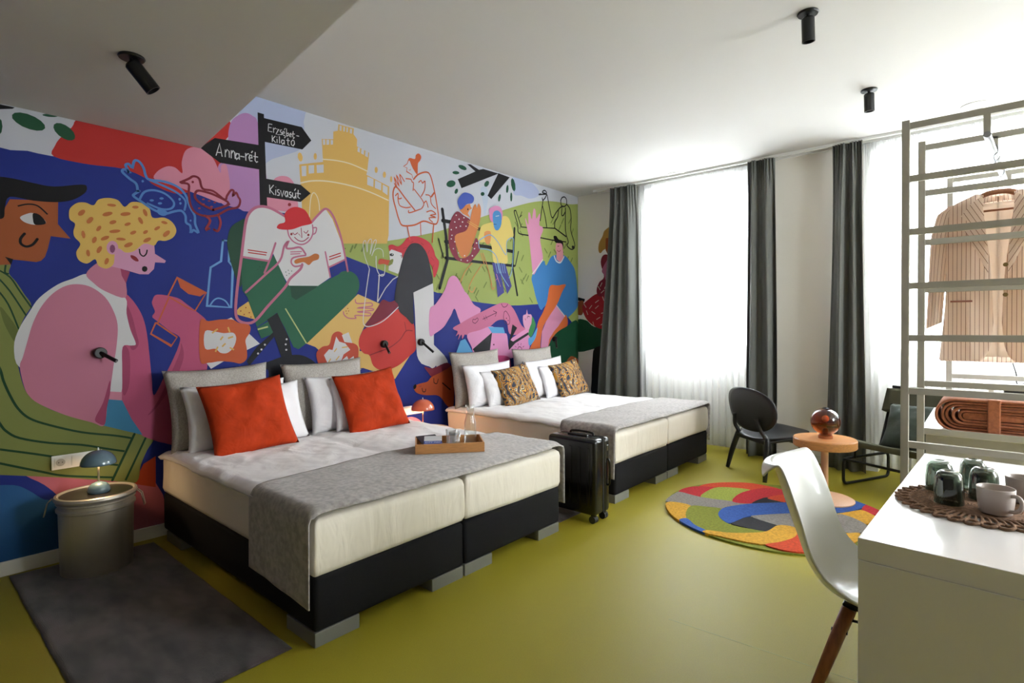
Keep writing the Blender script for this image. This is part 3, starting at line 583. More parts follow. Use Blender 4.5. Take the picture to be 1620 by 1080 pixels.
0 p36 0|2500,1855 2499,1852 2495,1850 2492,1851 2491,1854 2492,1857 2495,1859 2499,1858
0 p36 0|2484,1818 2483,1815 2479,1814 2476,1815 2475,1818 2476,1821 2479,1822 2483,1821
0 p36 0|2598,2039 2597,2036 2593,2034 2590,2035 2588,2038 2590,2041 2593,2043 2597,2042
0 p13 0|1626,1430 1661,1445 1762,1350 1863,1251 1761,1204 1617,1139 1520,1084 1477,1146
0 s30 0|1453,1417 1507,1418 1586,1430 1667,1431 1714,1406 1787,1391 1793,1341 1759,1282 1767,1219 1766,1144 1723,1111 1664,1124 1583,1134 1504,1127 1450,1147
0 s13 0|1484,1347 1551,1344 1608,1333 1672,1335 1693,1295 1675,1234 1632,1192 1584,1194 1550,1224 1483,1228
0 l40 11|1529,1334 1568,1364
0 l40 11|1637,1376 1649,1339
0 l40 11|1584,1285 1602,1309
0 l40 11|1636,1296 1672,1308
0 l40 11|1567,1238 1550,1202
0 l40 11|1647,1229 1677,1212
0 l40 11|1619,1260 1595,1237
0 p44 0|2714,1658 2951,1577 2789,1401 2728,1291 2727,1158 3070,912 2760,1016 2559,992 2313,1212 2237,1242 2613,1567
0 p44 0|2707,1165 2841,1160 3298,1143 3272,1100 3101,894 2735,1030
0 s45 0|2320,1159 2373,1213 2435,1228 2464,1309 2514,1337 2562,1315 2581,1250 2660,1236 2710,1203 2714,1129 2700,1041 2608,989 2387,1000 2342,1062
0 p13 0|2554,1305 2619,1329 2655,1236 2578,1247
0 p13 0|2388,1143 2434,1190 2466,1182 2501,1294 2529,1251 2586,1235 2634,1179 2569,1142 2536,1065 2472,1054 2456,999 2402,1002 2421,1071
0 p13 0|2552,1093 2601,1127 2617,1097 2667,1124 2675,1072 2742,1002 2559,1013
0 l40 10|2481,1167 2505,1195
0 l40 10|2553,1200 2610,1206
0 l40 10|2449,1112 2426,1078
0 l40 10|2496,1096 2528,1130
0 c41 10|2688,1613 2705,1577 2838,1586 2861,1571 2843,1556 2705,1538 2852,1537 2860,1520 2704,1504 2834,1496 2825,1472 2687,1474 2692,1450 2620,1449 2577,1477 2572,1506
0 p12 0|2601,1509 2600,1506 2596,1505 2593,1506 2592,1509 2593,1512 2596,1514 2600,1512
0 p12 0|2618,1531 2616,1528 2613,1527 2609,1528 2608,1531 2610,1534 2613,1536 2617,1534
0 p12 0|2609,1488 2608,1485 2604,1483 2601,1485 2600,1488 2601,1491 2604,1492 2608,1491
0 p12 0|2626,1510 2624,1507 2621,1505 2618,1507 2616,1510 2618,1513 2621,1514 2625,1513
0 s46 0|2783,1367 2836,1451 2906,1536 2970,1617 3050,1600 3140,1625 3165,1569 3048,1473 2921,1393
0 s47 0|2775,1354 2890,1403 3049,1480 3148,1539 3232,1475 3321,1404 3338,1281 3346,1162 3272,1100 3160,1026 3044,986 2948,982 2863,1033 2826,1122 2766,1144 2722,1202 2720,1266 2745,1316
0 c12 10|2826,1124 2934,1154 3046,1186 3162,1257 3231,1335 3308,1335
0 l12 8|3214,1420 3231,1335
0 c13 9|2833,1883 2809,1753 2788,1624 2766,1457 2776,1390 2843,1380 2984,1433 3156,1566
0 l13 12|2935,1832 2915,1599
0 l13 9|2915,1595 3002,1724 3084,1808 3142,1839
0 c13 6|2833,1883 2789,1982 2770,2069 2775,2115 2797,2123 2811,2029 2817,2113 2843,2148 2858,2130 2841,2013 2873,2119 2899,2148 2904,2123 2857,2001 2888,2056 2934,2076 2974,2058 2981,2000
0 c13 8|2903,2005 2906,1902 2943,1836 2988,1845 2999,1935
0 c13 8|2924,1831 2980,1848
0 s48 0|3038,2105 3079,2126 3144,2116 3203,2154 3255,2210 3342,2235 3432,2227 3523,2195 3579,2127 3597,2071 3644,2018 3625,1929 3576,1858 3521,1993 3202,1993 3169,2058 3070,2048
0 l12 5|3203,2102 3254,2121
0 l12 6|3289,2166 3324,2184
0 l12 6|3413,2180 3449,2163
0 l12 6|3522,2121 3504,2084
0 l12 6|3541,2052 3578,2026
0 l12 6|3578,1983 3558,1938
0 l12 5|3103,2091 3136,2081
0 p13 0|3045,2056 3070,2081 3186,2059 3205,1966 3142,1863 3036,1888 3040,1932 3085,1949 3053,1980
0 p6 0|3097,2035 3090,2024 3073,2019 3056,2021 3048,2030 3056,2040 3073,2046 3090,2043
0 p13 0|3086,2036 3084,2032 3079,2030 3075,2031 3073,2035 3075,2039 3079,2041 3084,2040
0 c6 5|3169,2031 3189,2035 3182,2012
0 s45 0|2926,1955 2949,1984 3005,1982 3053,1977 3077,1955 3036,1932 2988,1941 2933,1933
0 s18 0|3053,1980 3089,1994 3085,1963 3061,1938 3033,1930
0 s49 0|3342,2169 3413,2159 3485,2089 3530,1965 3561,1802 3446,1753 3320,1696 3321,1407 3232,1461 3156,1515 3140,1582 3102,1621 3120,1743 3147,1853 3176,1950 3220,2063 3280,2145
0 p49 0|3304,1794 3561,1799 3320,1696 3319,1559
0 p13 0|3320,1698 3565,1800 3572,1709 3574,1566 3571,1198 3609,1168 3705,1087 3748,1035 3758,1001 3740,972 3716,1003 3704,1011 3716,948 3698,945 3671,986 3654,999 3641,919 3617,950 3598,990 3573,972 3547,965 3513,985 3467,998 3413,1019 3377,1059 3359,1099 3348,1225 3341,1421 3332,1574
0 s31 0|3264,2920 3287,2962 3352,2968 3364,3008 3401,3031 3430,3007 3416,2967 3389,2930 3382,2830 3340,2858 3309,2900 3287,2938
0 l31 7|3272,2928 3259,2901 3218,2868 3259,2863 3253,2828 3316,2811 3324,2780
0 c31 5|3279,2851 3294,2849 3301,2862
0 c31 15|3335,2772 3394,2831 3490,2872 3542,2851 3587,2734 3623,2588 3644,2465 3618,2391 3551,2385 3454,2393 3343,2341 3206,2316 3162,2363 3126,2459 3098,2548 3099,2619 3135,2661 3238,2573 3348,2482
0 l31 12|3254,2316 3284,2193
0 l31 10|3414,2375 3421,2246
0 l31 14|3580,2386 3558,2200
0 c31 11|3423,2506 3283,2447 3275,2470
0 c31 11|3338,2681 3456,2573 3426,2506
0 c31 11|3487,2485 3552,2508 3605,2484 3536,2461 3605,2452 3519,2431 3568,2397
0 c31 11|3110,2692 3138,2656 3110,2745 3162,2676 3136,2770 3192,2696 3173,2785 3228,2727
0 c31 11|3240,2759 3301,2765 3316,2744 3334,2735 3327,2661
0 c31 11|3394,2753 3425,2778 3444,2757 3473,2781 3469,2700 3424,2623
0 c31 11|3149,2575 3166,2501 3238,2488 3298,2504
0 c31 11|3480,2652 3537,2649 3553,2577 3611,2536
0 c31 11|3455,2561 3488,2591 3512,2532
0 c31 11|3120,2576 3150,2605 3157,2558 3194,2571
0 l31 18|3554,2646 3590,2690
0 p6 0|3910,2888 4225,3051 4290,3074 4538,3076 3963,2805
0 p6 0|4046,3072 4098,3081 4229,3049 4171,3019
0 p6 0|4531,3079 4723,3071 4414,2771 4354,2798
0 p50 0|4038,3015 4026,3006 4005,3000 3979,2999 3953,3002 3933,3009 3921,3019 3921,3029 3932,3038 3953,3044 3978,3046 4004,3043 4026,3036 4037,3026
0 p50 0|3934,2956 3928,2948 3914,2940 3893,2933 3872,2930 3853,2931 3840,2935 3836,2942 3842,2950 3856,2958 3876,2965 3898,2968 3917,2967 3930,2963
0 p50 0|3878,2847 3877,2831 3864,2813 3841,2798 3813,2787 3786,2784 3765,2788 3754,2798 3755,2814 3768,2831 3790,2847 3818,2858 3845,2862 3866,2858
0 p50 0|3911,2759 3895,2738 3875,2731 3864,2741 3867,2762 3883,2783 3903,2790 3915,2780
0 p50 0|4372,2918 4344,2894 4315,2887 4301,2903 4311,2930 4339,2955 4368,2961 4382,2946
0 p50 0|4302,2822 4309,2807 4296,2790 4273,2780 4252,2784 4245,2798 4257,2816 4281,2825
0 p50 0|4821,3010 4824,2955 4804,2926 4772,2940 4748,2987 4744,3041 4764,3071 4796,3058
0 p50 0|4703,2934 4692,2899 4674,2883 4661,2895 4659,2928 4670,2964 4688,2980 4701,2968
0 p50 0|4768,2856 4762,2816 4748,2798 4734,2812 4729,2849 4735,2889 4749,2907 4763,2894
0 p50 0|4568,2809 4554,2777 4536,2763 4525,2775 4527,2807 4541,2839 4559,2853 4570,2841
0 l51 37|3696,2545 3744,2284 3762,2060
0 l51 30|3733,2065 4217,2064 4795,2070
0 l51 34|3762,2060 3652,1757
0 l51 38|3698,2433 3991,2438 4263,2416
0 l51 37|3734,2227 4328,2241 4771,2233
0 l51 14|3641,2244 3705,2066
0 l51 32|4803,2502 4770,2088
0 l51 29|4758,2087 4848,1736
0 l51 15|4871,2243 4815,2072
0 s52 0|3891,2554 3991,2526 4079,2495 4048,2424 4035,2364 3973,2327 3866,2296 3908,2102 3988,2088 4091,2146 4166,2318 4229,2208 4154,2118 4069,2044 3987,2037 3868,2067 3791,2162 3773,2302 3803,2448
0 s53 0|3860,2296 4010,2368 4062,2441 4115,2611 4158,2674 4183,2637 4211,2689 4247,2629 4225,2493 4155,2327 4070,2147 3988,2085 3918,2129
0 p53 0|3982,2626 4078,2664 4095,2630 4111,2622 4074,2597 4049,2559 4083,2518 3971,2545 3931,2575
0 s54 0|3902,2664 3942,2725 4003,2768 4096,2767 4141,2734 4116,2678 4037,2654 3982,2604 3941,2581 3912,2615
0 p6 0|4059,2602 4056,2593 4049,2589 4042,2591 4039,2599 4042,2608 4049,2612 4056,2610
0 p13 0|3891,2515 3888,2510 3881,2507 3874,2508 3872,2512 3874,2518 3881,2521 3888,2520
0 p13 0|3931,2481 3928,2475 3921,2472 3914,2473 3911,2478 3914,2483 3921,2486 3928,2485
0 p13 0|3871,2443 3868,2438 3861,2435 3854,2436 3851,2441 3854,2446 3861,2449 3868,2448
0 p13 0|4001,2505 3998,2500 3991,2497 3984,2498 3981,2503 3984,2508 3991,2511 3998,2510
0 p13 0|3822,2358 3819,2353 3812,2350 3805,2351 3802,2355 3805,2361 3812,2364 3819,2363
0 p13 0|3890,2389 3887,2383 3880,2380 3873,2381 3871,2386 3873,2391 3880,2394 3887,2393
0 p13 0|3981,2459 3978,2453 3970,2450 3963,2451 3960,2456 3963,2462 3971,2465 3978,2464
0 p13 0|3950,2411 3947,2405 3940,2402 3933,2404 3930,2408 3933,2414 3940,2417 3947,2416
0 p13 0|3821,2265 3818,2260 3811,2257 3804,2258 3802,2263 3804,2268 3811,2271 3818,2270
0 p13 0|3869,2242 3867,2237 3860,2234 3853,2235 3850,2240 3853,2245 3860,2248 3867,2247
0 p13 0|3849,2168 3846,2163 3839,2160 3833,2162 3830,2166 3833,2172 3840,2175 3846,2173
0 p13 0|3918,2132 3915,2127 3908,2124 3901,2125 3898,2130 3901,2136 3908,2138 3915,2137
0 p13 0|3957,2063 3954,2058 3947,2055 3940,2057 3937,2062 3940,2067 3947,2070 3954,2068
0 p13 0|4049,2064 4046,2059 4039,2056 4031,2058 4028,2062 4031,2068 4039,2071 4046,2069
0 p13 0|4122,2123 4119,2117 4112,2114 4104,2116 4101,2121 4104,2126 4112,2129 4119,2128
0 p13 0|4154,2200 4151,2195 4144,2192 4136,2193 4133,2198 4136,2204 4144,2207 4151,2205
0 p13 0|4187,2264 4183,2258 4176,2255 4168,2256 4165,2261 4168,2267 4176,2270 4184,2268
0 p13 0|4008,2112 4005,2106 3998,2104 3991,2105 3988,2110 3991,2115 3998,2118 4005,2117
0 p13 0|3831,2302 3828,2297 3821,2294 3814,2295 3811,2300 3814,2305 3821,2308 3828,2307
0 p13 0|4031,2422 4028,2416 4021,2413 4014,2414 4011,2419 4014,2425 4021,2428 4028,2427
0 l40 6|4048,2483 4220,2433
0 l40 6|4036,2467 4209,2413
0 s55 0|4263,2461 4419,2521 4605,2613 4701,2600 4749,2503 4778,2407 4670,2334 4662,2237 4673,2095 4554,2082 4439,2088 4395,2279 4208,2278 4220,2372
0 s56 0|4375,2606 4371,2652 4420,2683 4477,2707 4547,2708 4586,2670 4593,2608 4557,2540 4419,2521 4379,2561
0 s57 0|4431,2607 4500,2660 4570,2628 4569,2510 4510,2440 4453,2464
0 l13 6|4477,2591 4534,2607
0 l6 5|4442,2501 4492,2503
0 s58 0|4296,2390 4396,2410 4384,2286 4317,2278
0 p59 0|4416,2073 4637,2076 4744,1836 4732,1820 4666,1741 4581,1946 4553,1991 4616,1758 4505,1696 4483,1869
0 c60 11|4218,2207 4208,2281 4284,2335 4395,2376 4509,2315 4649,2181 4663,2333 4772,2386 4776,2249 4745,2005 4696,1922
0 c60 11|4229,2208 4372,2208 4485,2149 4553,1975 4695,1826
0 c58 10|4111,2047 4007,1951 3936,1830
0 c58 10|4260,2045 4131,1900 4057,1778 4109,1736 4151,1797
0 c58 11|4272,2167 4348,2007 4414,1826
0 c58 11|4240,2164 4293,2048
0 c58 11|4392,1841 4425,1781 4460,1813
0 l4 8|4484,1955 4552,1818 4506,1910 4460,1876
0 l60 8|4466,2078 4502,1964
0 l60 8|4501,2081 4535,1966
0 l60 8|4535,2084 4567,1968
0 l60 8|4571,2087 4600,1971
0 l60 8|4606,2090 4634,1973
0 c6 16|5301,2987 5259,2971 5414,3007 5329,3009 5371,3043 5414,3025 5399,2970 5342,2917 5328,2941
0 c6 16|5428,2996 5470,2861 5528,2730 5617,2814 5708,2890 5801,2918
0 c6 15|5342,2909 5313,2784 5285,2660
0 c6 16|5328,2855 5383,2726 5417,2592
0 c6 16|5709,2971 5739,3016 5795,3036 5839,3011 5838,2948 5785,2912 5724,2920 5715,2972
0 c6 17|5848,2949 5920,2897 5942,2772 5935,2625 6021,2460 5995,2393 5924,2382 5845,2422 5877,2471 5815,2609 5816,2899
0 c6 16|5739,2886 5732,2796 5769,2798 5807,2843
0 c6 16|5662,2856 5647,2765 5587,2686 5580,2605
0 c6 15|4824,2711 4799,2687 4861,2551 4878,2458 5053,2452 5297,2453 5556,2452 5823,2462
0 l6 14|4829,2711 4924,2535 5054,2544 5326,2580 5586,2606 5824,2529
0 l6 18|5586,2606 5824,2534
0 p6 0|6011,2390 5985,2388 5960,2398 5953,2416 5966,2430 5992,2433 6017,2423 6025,2405
0 c6 8|4899,2646 4925,2690 4938,2717
0 c6 8|4887,2636 4938,2676
0 s61 0|5115,1964 5226,2078 5352,2181 5403,2123 5507,2242 5641,2278 5793,2285 5920,2214 6036,2091 6093,1759 6093,1641 5960,1538 5788,1478 5610,1629 5452,1734 5310,1574 5223,1665 5151,1837
0 p61 0|5226,2032 5949,2184 6093,1759 5805,1895 5323,1590
0 s62 0|5144,1997 5105,2199 5061,2445 5002,2620 5007,2645 5054,2577 5055,2710 5087,2723 5121,2653 5157,2780 5195,2765 5208,2674 5271,2743 5285,2711 5265,2606 5326,2589 5340,2548 5283,2438 5311,2321 5332,2194 5226,2074
0 l13 15|5130,2003 5226,2083 5332,2189
0 p63 0|5754,2382 5746,2346 5724,2316 5692,2297 5657,2293 5626,2306 5604,2331 5597,2365 5605,2401 5626,2431 5658,2450 5693,2454 5725,2442 5747,2416
0 p63 0|5620,2336 5760,2350 5766,2243 5689,2191 5614,2220
0 c13 18|5569,2256 5614,2197 5704,2187 5782,2271
0 s6 0|5556,2502 5615,2512 5660,2479 5752,2461 5767,2369 5730,2428 5639,2427 5585,2435
0 l6 7|5639,2387 5675,2395
0 c12 7|5629,2337 5669,2323 5711,2345
0 s64 0|5824,1518 5849,1376 5639,1283 5504,1215 5437,1097 5373,1039 5432,1185 5549,1341 5694,1466
0 p62 0|5611,1643 5799,1506 5654,1376 5549,1302 5461,1215 5408,1020 5283,1025 5295,1153 5313,1308 5404,1446
0 l13 15|5605,1643 5793,1503
0 s64 0|5479,1875 5642,1890 5817,1912 5733,1808 5626,1652 5462,1499 5333,1359 5284,1188 5261,1017 5071,1026 5045,1060 5098,1142 5180,1258 5236,1428 5334,1549 5420,1690
0 p64 0|5479,1875 5811,1909 5702,1789 5464,1761
0 s65 0|5407,994 5425,1098 5504,1201 5624,1296 5824,1367 6088,1435 6099,963 5949,970 5869,937 5805,812 5606,825 5424,880
0 s21 0|5789,795 5821,902 5885,963 5965,978 6112,906 6111,699 5820,757
0 s66 0|3518,1536 3593,1595 3710,1730 3770,1851 3811,1886 3861,1890 3912,1853 3995,1743 4102,1609 4234,1519 4122,1455 3972,1408 3920,1423 3853,1557 3797,1482 3707,1375 3591,1309 3516,1293
0 p15 0|3576,1292 3707,1371 3853,1554 3926,1420 3857,1348 3826,1273 3784,1081 3744,1038 3705,1092 3575,1191
0 s66 0|4234,1550 4124,1610 4016,1729 3911,1724 3910,1574 3993,1438 4122,1424
0 s67 0|3833,1365 3942,1411 4003,1438 4149,1496 4367,1575 4481,1615 4574,1638 4682,1634 4767,1580 4829,1508 4917,1386 5046,1307 4840,1277 4697,1295 4649,1434 4503,1441 4355,1363 4169,1319 4023,1288 3992,1291 3957,1245 3945,1292 3897,1238 3912,1297 3866,1276 3892,1325 3843,1342
0 s66 0|4027,1288 4212,1334 4411,1375 4596,1302 4655,1282 4679,1154 4695,1026 4570,1031 4363,1025 4146,1050 4094,1156
0 s66 0|4703,1202 4840,1280 5025,1347 5059,1277 5080,1210 5058,1110 5013,1036 4838,1032 4695,1018
0 p68 0|3998,1247 4104,1111 4150,1050 3847,1060 3931,1227
0 p68 0|4344,1371 4596,1362 4624,1296 4410,1301
0 p38 0|4108,1134 4410,1309 4368,1071 4188,1045
0 p38 0|4754,1397 4835,1358 4720,1217 4765,1200 5033,1302 5059,1280 4802,1180 4690,1103 4683,1154
0 s68 0|5046,1235 5112,1251 5213,1360 5180,1241 5085,1151 5045,1160
0 s26 0|4943,1496 5000,1518 5016,1573 5034,1519 5101,1508 5121,1394 5025,1324 4955,1386
0 s69 0|5114,1491 5167,1428 5175,1369 5099,1251 5041,1277 5068,1360 5100,1411
0 c6 7|5021,1469 5034,1494 5068,1486
0 l12 8|4982,1468 4989,1444
0 c70 7|4148,1406 4111,1421 4117,1450 4149,1448 4181,1466 4191,1439 4148,1406
0 l70 8|4263,1452 4481,1525
0 l70 8|4430,1546 4487,1530 4462,1484
0 l70 6|4278,1482 4304,1440
0 l70 6|4307,1493 4333,1452
0 c70 8|4609,1533 4645,1545 4705,1474 4697,1402 4639,1407 4602,1465 4609,1533
0 c70 8|4563,1630 4598,1592 4650,1601 4675,1630
0 p70 0|4659,1466 4656,1460 4649,1458 4643,1460 4640,1465 4643,1471 4649,1474 4656,1471
0 p70 0|4690,1442 4687,1437 4681,1435 4674,1437 4671,1442 4674,1446 4681,1448 4687,1446
0 p70 0|4451,1173 4446,1167 4437,1164 4427,1167 4423,1174 4427,1180 4437,1183 4447,1180
0 c70 8|4839,1092 4859,1133 4905,1128 4920,1090 4899,1049 4853,1051 4839,1092
0 l70 7|4948,1089 4979,1087
0 l70 7|4934,1050 4959,1034
0 l70 7|4898,1028 4908,1002
0 l70 7|4854,1030 4845,1005
0 l70 6|4819,1055 4795,1041
0 l70 6|4806,1094 4776,1095
0 l70 6|4820,1131 4795,1147
0 l70 7|4855,1154 4846,1179
0 l70 7|4899,1153 4908,1178
0 l70 7|4935,1128 4960,1143
0 s71 0|3900,1039 4041,1062 4477,1054 4695,1018 4701,865 4476,895 4145,960
0 l46 14|4570,968 4677,954
0 c46 13|4546,906 4593,943 4677,930
0 s46 0|3451,986 3558,966 3744,1011 3811,936 3649,904 3557,876 3495,928
0 s72 0|3320,779 3332,812 3398,829 3485,840 3539,881 3649,915 3743,947 3830,949 3827,562 3740,578 3669,657 3601,696 3467,709 3363,738
0 s6 0|3312,804 3338,829 3349,801 3325,779
0 c6 8|3566,868 3571,823 3608,812 3626,857
0 c6 8|3418,784 3428,748 3458,746 3464,773
0 l6 13|3682,810 3784,735
0 l12 5|3380,801 3411,801
0 s72 0|1940,920 2049,900 2113,850 2177,702 2217,537 2093,540 1984,710
0 s4 0|3174,507 3291,520 3387,479 3423,417 3173,452
1 s73 0|318,2355 328,2444 381,2529 413,2597 526,2637 586,2506 586,2330 422,2359 349,2312
1 p21 0|427,2497 606,2495 605,2169 504,2195 426,2345
1 s74 0|355,2171 370,2260 422,2291 504,2257 605,2151 584,1798 327,1846 327,1937 401,2005
1 s41 0|369,2079 411,2166 474,2233 545,2191 544,1889 431,1874 411,2013
1 p6 0|2,1759 111,1731 100,1694 2,1712
1 s21 0|-39,1676 78,1710 89,1616 59,1520 -39,1554
1 s65 0|-39,1428 121,1453 251,1365 482,1346 603,1196 398,1121 250,1077 -41,1052
1 s75 0|254,1081 398,1124 643,1161 642,382 238,447 210,675 224,933
1 s76 0|73,1645 166,1725 305,1796 483,1789 644,1620 604,1373 461,1334 315,1347 165,1434 88,1542
1 s74 0|295,1793 299,1884 359,1953 463,1965 565,1906 524,1783 358,1754
1 l11 9|92,1669 130,1618
1 l11 9|218,1646 177,1599
1 l11 9|322,1709 267,1676
1 l11 9|377,1753 401,1699
1 l11 9|131,1578 156,1522
1 l11 9|212,1565 269,1531
1 l11 9|319,1639 269,1601
1 l11 9|420,1554 357,1536
1 l11 9|463,1646 419,1604
1 l11 9|344,1489 286,1459
1 l11 9|231,1430 249,1373
1 l11 9|407,1416 349,1386
1 l11 9|418,1484 464,1442
1 l11 9|309,1890 345,1839
1 l11 9|404,1835 354,1798
1 l11 9|373,1934 344,1882
1 l11 9|435,1903 407,1852
1 l11 9|485,1594 520,1545"""
# ================================================================ ROOM
H = 3.09
X1, Y0, Y1 = 7.3, -1.7, 6.10
b = BM(); box(b, (-.2, Y0, -.1), (X1, Y1 + .2, 0)); fl = struct(obj('floor', b, M_floor))
for p in ([(3.0, 2.40), (5.0, 2.52)], [(1.9, 4.30), (5.0, 4.46)]):
    b = BM(); (a, c) = p; n_ = Vector((-(c[1] - a[1]), c[0] - a[0])).normalized() * .0015
    prism(b, [(a[0] + n_.x, a[1] + n_.y), (c[0] + n_.x, c[1] + n_.y), (c[0] - n_.x, c[1] - n_.y), (a[0] - n_.x, a[1] - n_.y)], .0, .0006)
    obj('weld_seam', b, mat('seam', '8f953a', .5), fl)
b = BM(); box(b, (-.2, Y0, H), (X1, Y1 + .2, H + .15)); struct(obj('ceiling', b, M_ceil))
b = BM(); prism(b, [(.0, Y0), (X1, Y0), (X1, .64), (0, 1.47)], 2.612, H); struct(obj('trim_ceiling_soffit', b, M_ceil))
b = BM(); box(b, (-.2, Y0, 0), (0, Y1, H)); struct(obj('wall_left', b, M_wall))
b = BM(); ys = [Y0] + [q for a in ADDED_SIDEWIN for q in a] + [Y1]
for k in range(0, 3, 2): box(b, (X1, ys[k], 0), (X1 + .3, ys[k+1], H))
for a in ADDED_SIDEWIN: box(b, (X1, a[0], 0), (X1 + .3, a[1], 1.08)); box(b, (X1, a[0], 2.98), (X1 + .3, a[1], H))
struct(obj('wall_right', b, M_wall))
b = BM(); box(b, (-.2, Y0 - .2, 0), (X1 + .2, Y0, H)); struct(obj('wall_front', b, mat('fill_cut_wall', '77716a', .85)))  # unseen wall behind the camera, darkened to reduce fill on the near left
b = BM()
xs = [-.2] + [q for a in WIN for q in a[:2]] + [X1 + .2]
for k in range(0, 7, 2): box(b, (xs[k], Y1, 0), (xs[k+1], Y1 + .42, H))
for a in WIN:
    box(b, (a[0], Y1 + .15, 0), (a[1], Y1 + .42, a[2])); box(b, (a[0], Y1, a[3]), (a[1], Y1 + .42, H))
struct(obj('wall_back', b, M_wall))
M_pane = glass('window_glass', 'f6fbfa')
for i, a in enumerate(WIN):
    x0, x1, z0, z1 = a; y = Y1 + .3
    r = thing('window_%d' % (i + 1), 'x', 'x', (0, 0, 0)); del r['label']; del r['category']; struct(r)
    b = BM()
    for q in (((x0, y, z0), (x0 + .06, y + .07, z1)), ((x1 - .06, y, z0), (x1, y + .07, z1)), ((x0, y, z0), (x1, y + .07, z0 + .06)), ((x0, y, z1 - .06), (x1, y + .07, z1)),
              (((x0 + x1) / 2 - .05, y - .005, z0), ((x0 + x1) / 2 + .05, y + .075, z1)), ((x0, y - .004, 2.42), (x1, y + .074, 2.5))): box(b, *q)
    obj('window_frame', b, M_white, r)
    for (xa, xb) in ((x0 + .06, (x0 + x1) / 2 - .05), ((x0 + x1) / 2 + .05, x1 - .06)):
        for (za, zb) in ((z0 + .06, 2.42), (2.5, z1 - .06)):
            b = BM(); v = [b.verts.new(p) for p in ((xa, y + .03, za), (xb, y + .03, za), (xb, y + .03, zb), (xa, y + .03, zb))]; b.faces.new(v)
            obj('pane', b, M_pane, r)
    b = BM(); box(b, (x0 + .001, Y1 + .13, z0 - .03), (x1 - .001, Y1 + .3, z0 + .003), .006); obj('window_sill', b, M_white, r)
for i, (a, c) in enumerate(ADDED_SIDEWIN):  # frame and panes of the added, unseen side window
    r = thing('window_%d' % (i + 4), 'x', 'x', (0, 0, 0)); del r['label']; del r['category']; struct(r); x = X1 + .2
    b = BM()
    for q in (((x, a, 1.08), (x + .07, a + .06, 2.98)), ((x, c - .06, 1.08), (x + .07, c, 2.98)), ((x, a, 1.08), (x + .07, c, 1.14)), ((x, a, 2.92), (x + .07, c, 2.98)), ((x, (a + c) / 2 - .05, 1.08), (x + .07, (a + c) / 2 + .05, 2.98))): box(b, *q)
    obj('window_frame', b, M_white, r)
    for ya, yb in ((a + .06, (a + c) / 2 - .05), ((a + c) / 2 + .05, c - .06)):
        b = BM(); v = [b.verts.new(p) for p in ((x + .03, ya, 1.14), (x + .03, yb, 1.14), (x + .03, yb, 2.92), (x + .03, ya, 2.92))]; b.faces.new(v); obj('pane', b, M_pane, r)
def skirting(name, a, c, nrm):
    b = BM(); ax, ay = a; cx, cy = c
    box(b, (min(ax, cx, ax + nrm[0] * .014), min(ay, cy, ay + nrm[1] * .014), 0), (max(ax, cx, ax + nrm[0] * .014), max(ay, cy, ay + nrm[1] * .014), .08), .003)
    struct(obj(name, b, M_skirt))
skirting('baseboard_left', (0, Y0), (0, Y1), (1, 0))
for k, (xa, xb) in enumerate(((.02, WIN[0][0]), (WIN[0][1], WIN[1][0]), (WIN[1][1], WIN[2][0]), (WIN[2][1], X1))): skirting('baseboard_back' if k == 0 else 'baseboard_back_%d' % (k + 1), (xa, Y1), (xb, Y1), (0, -1))

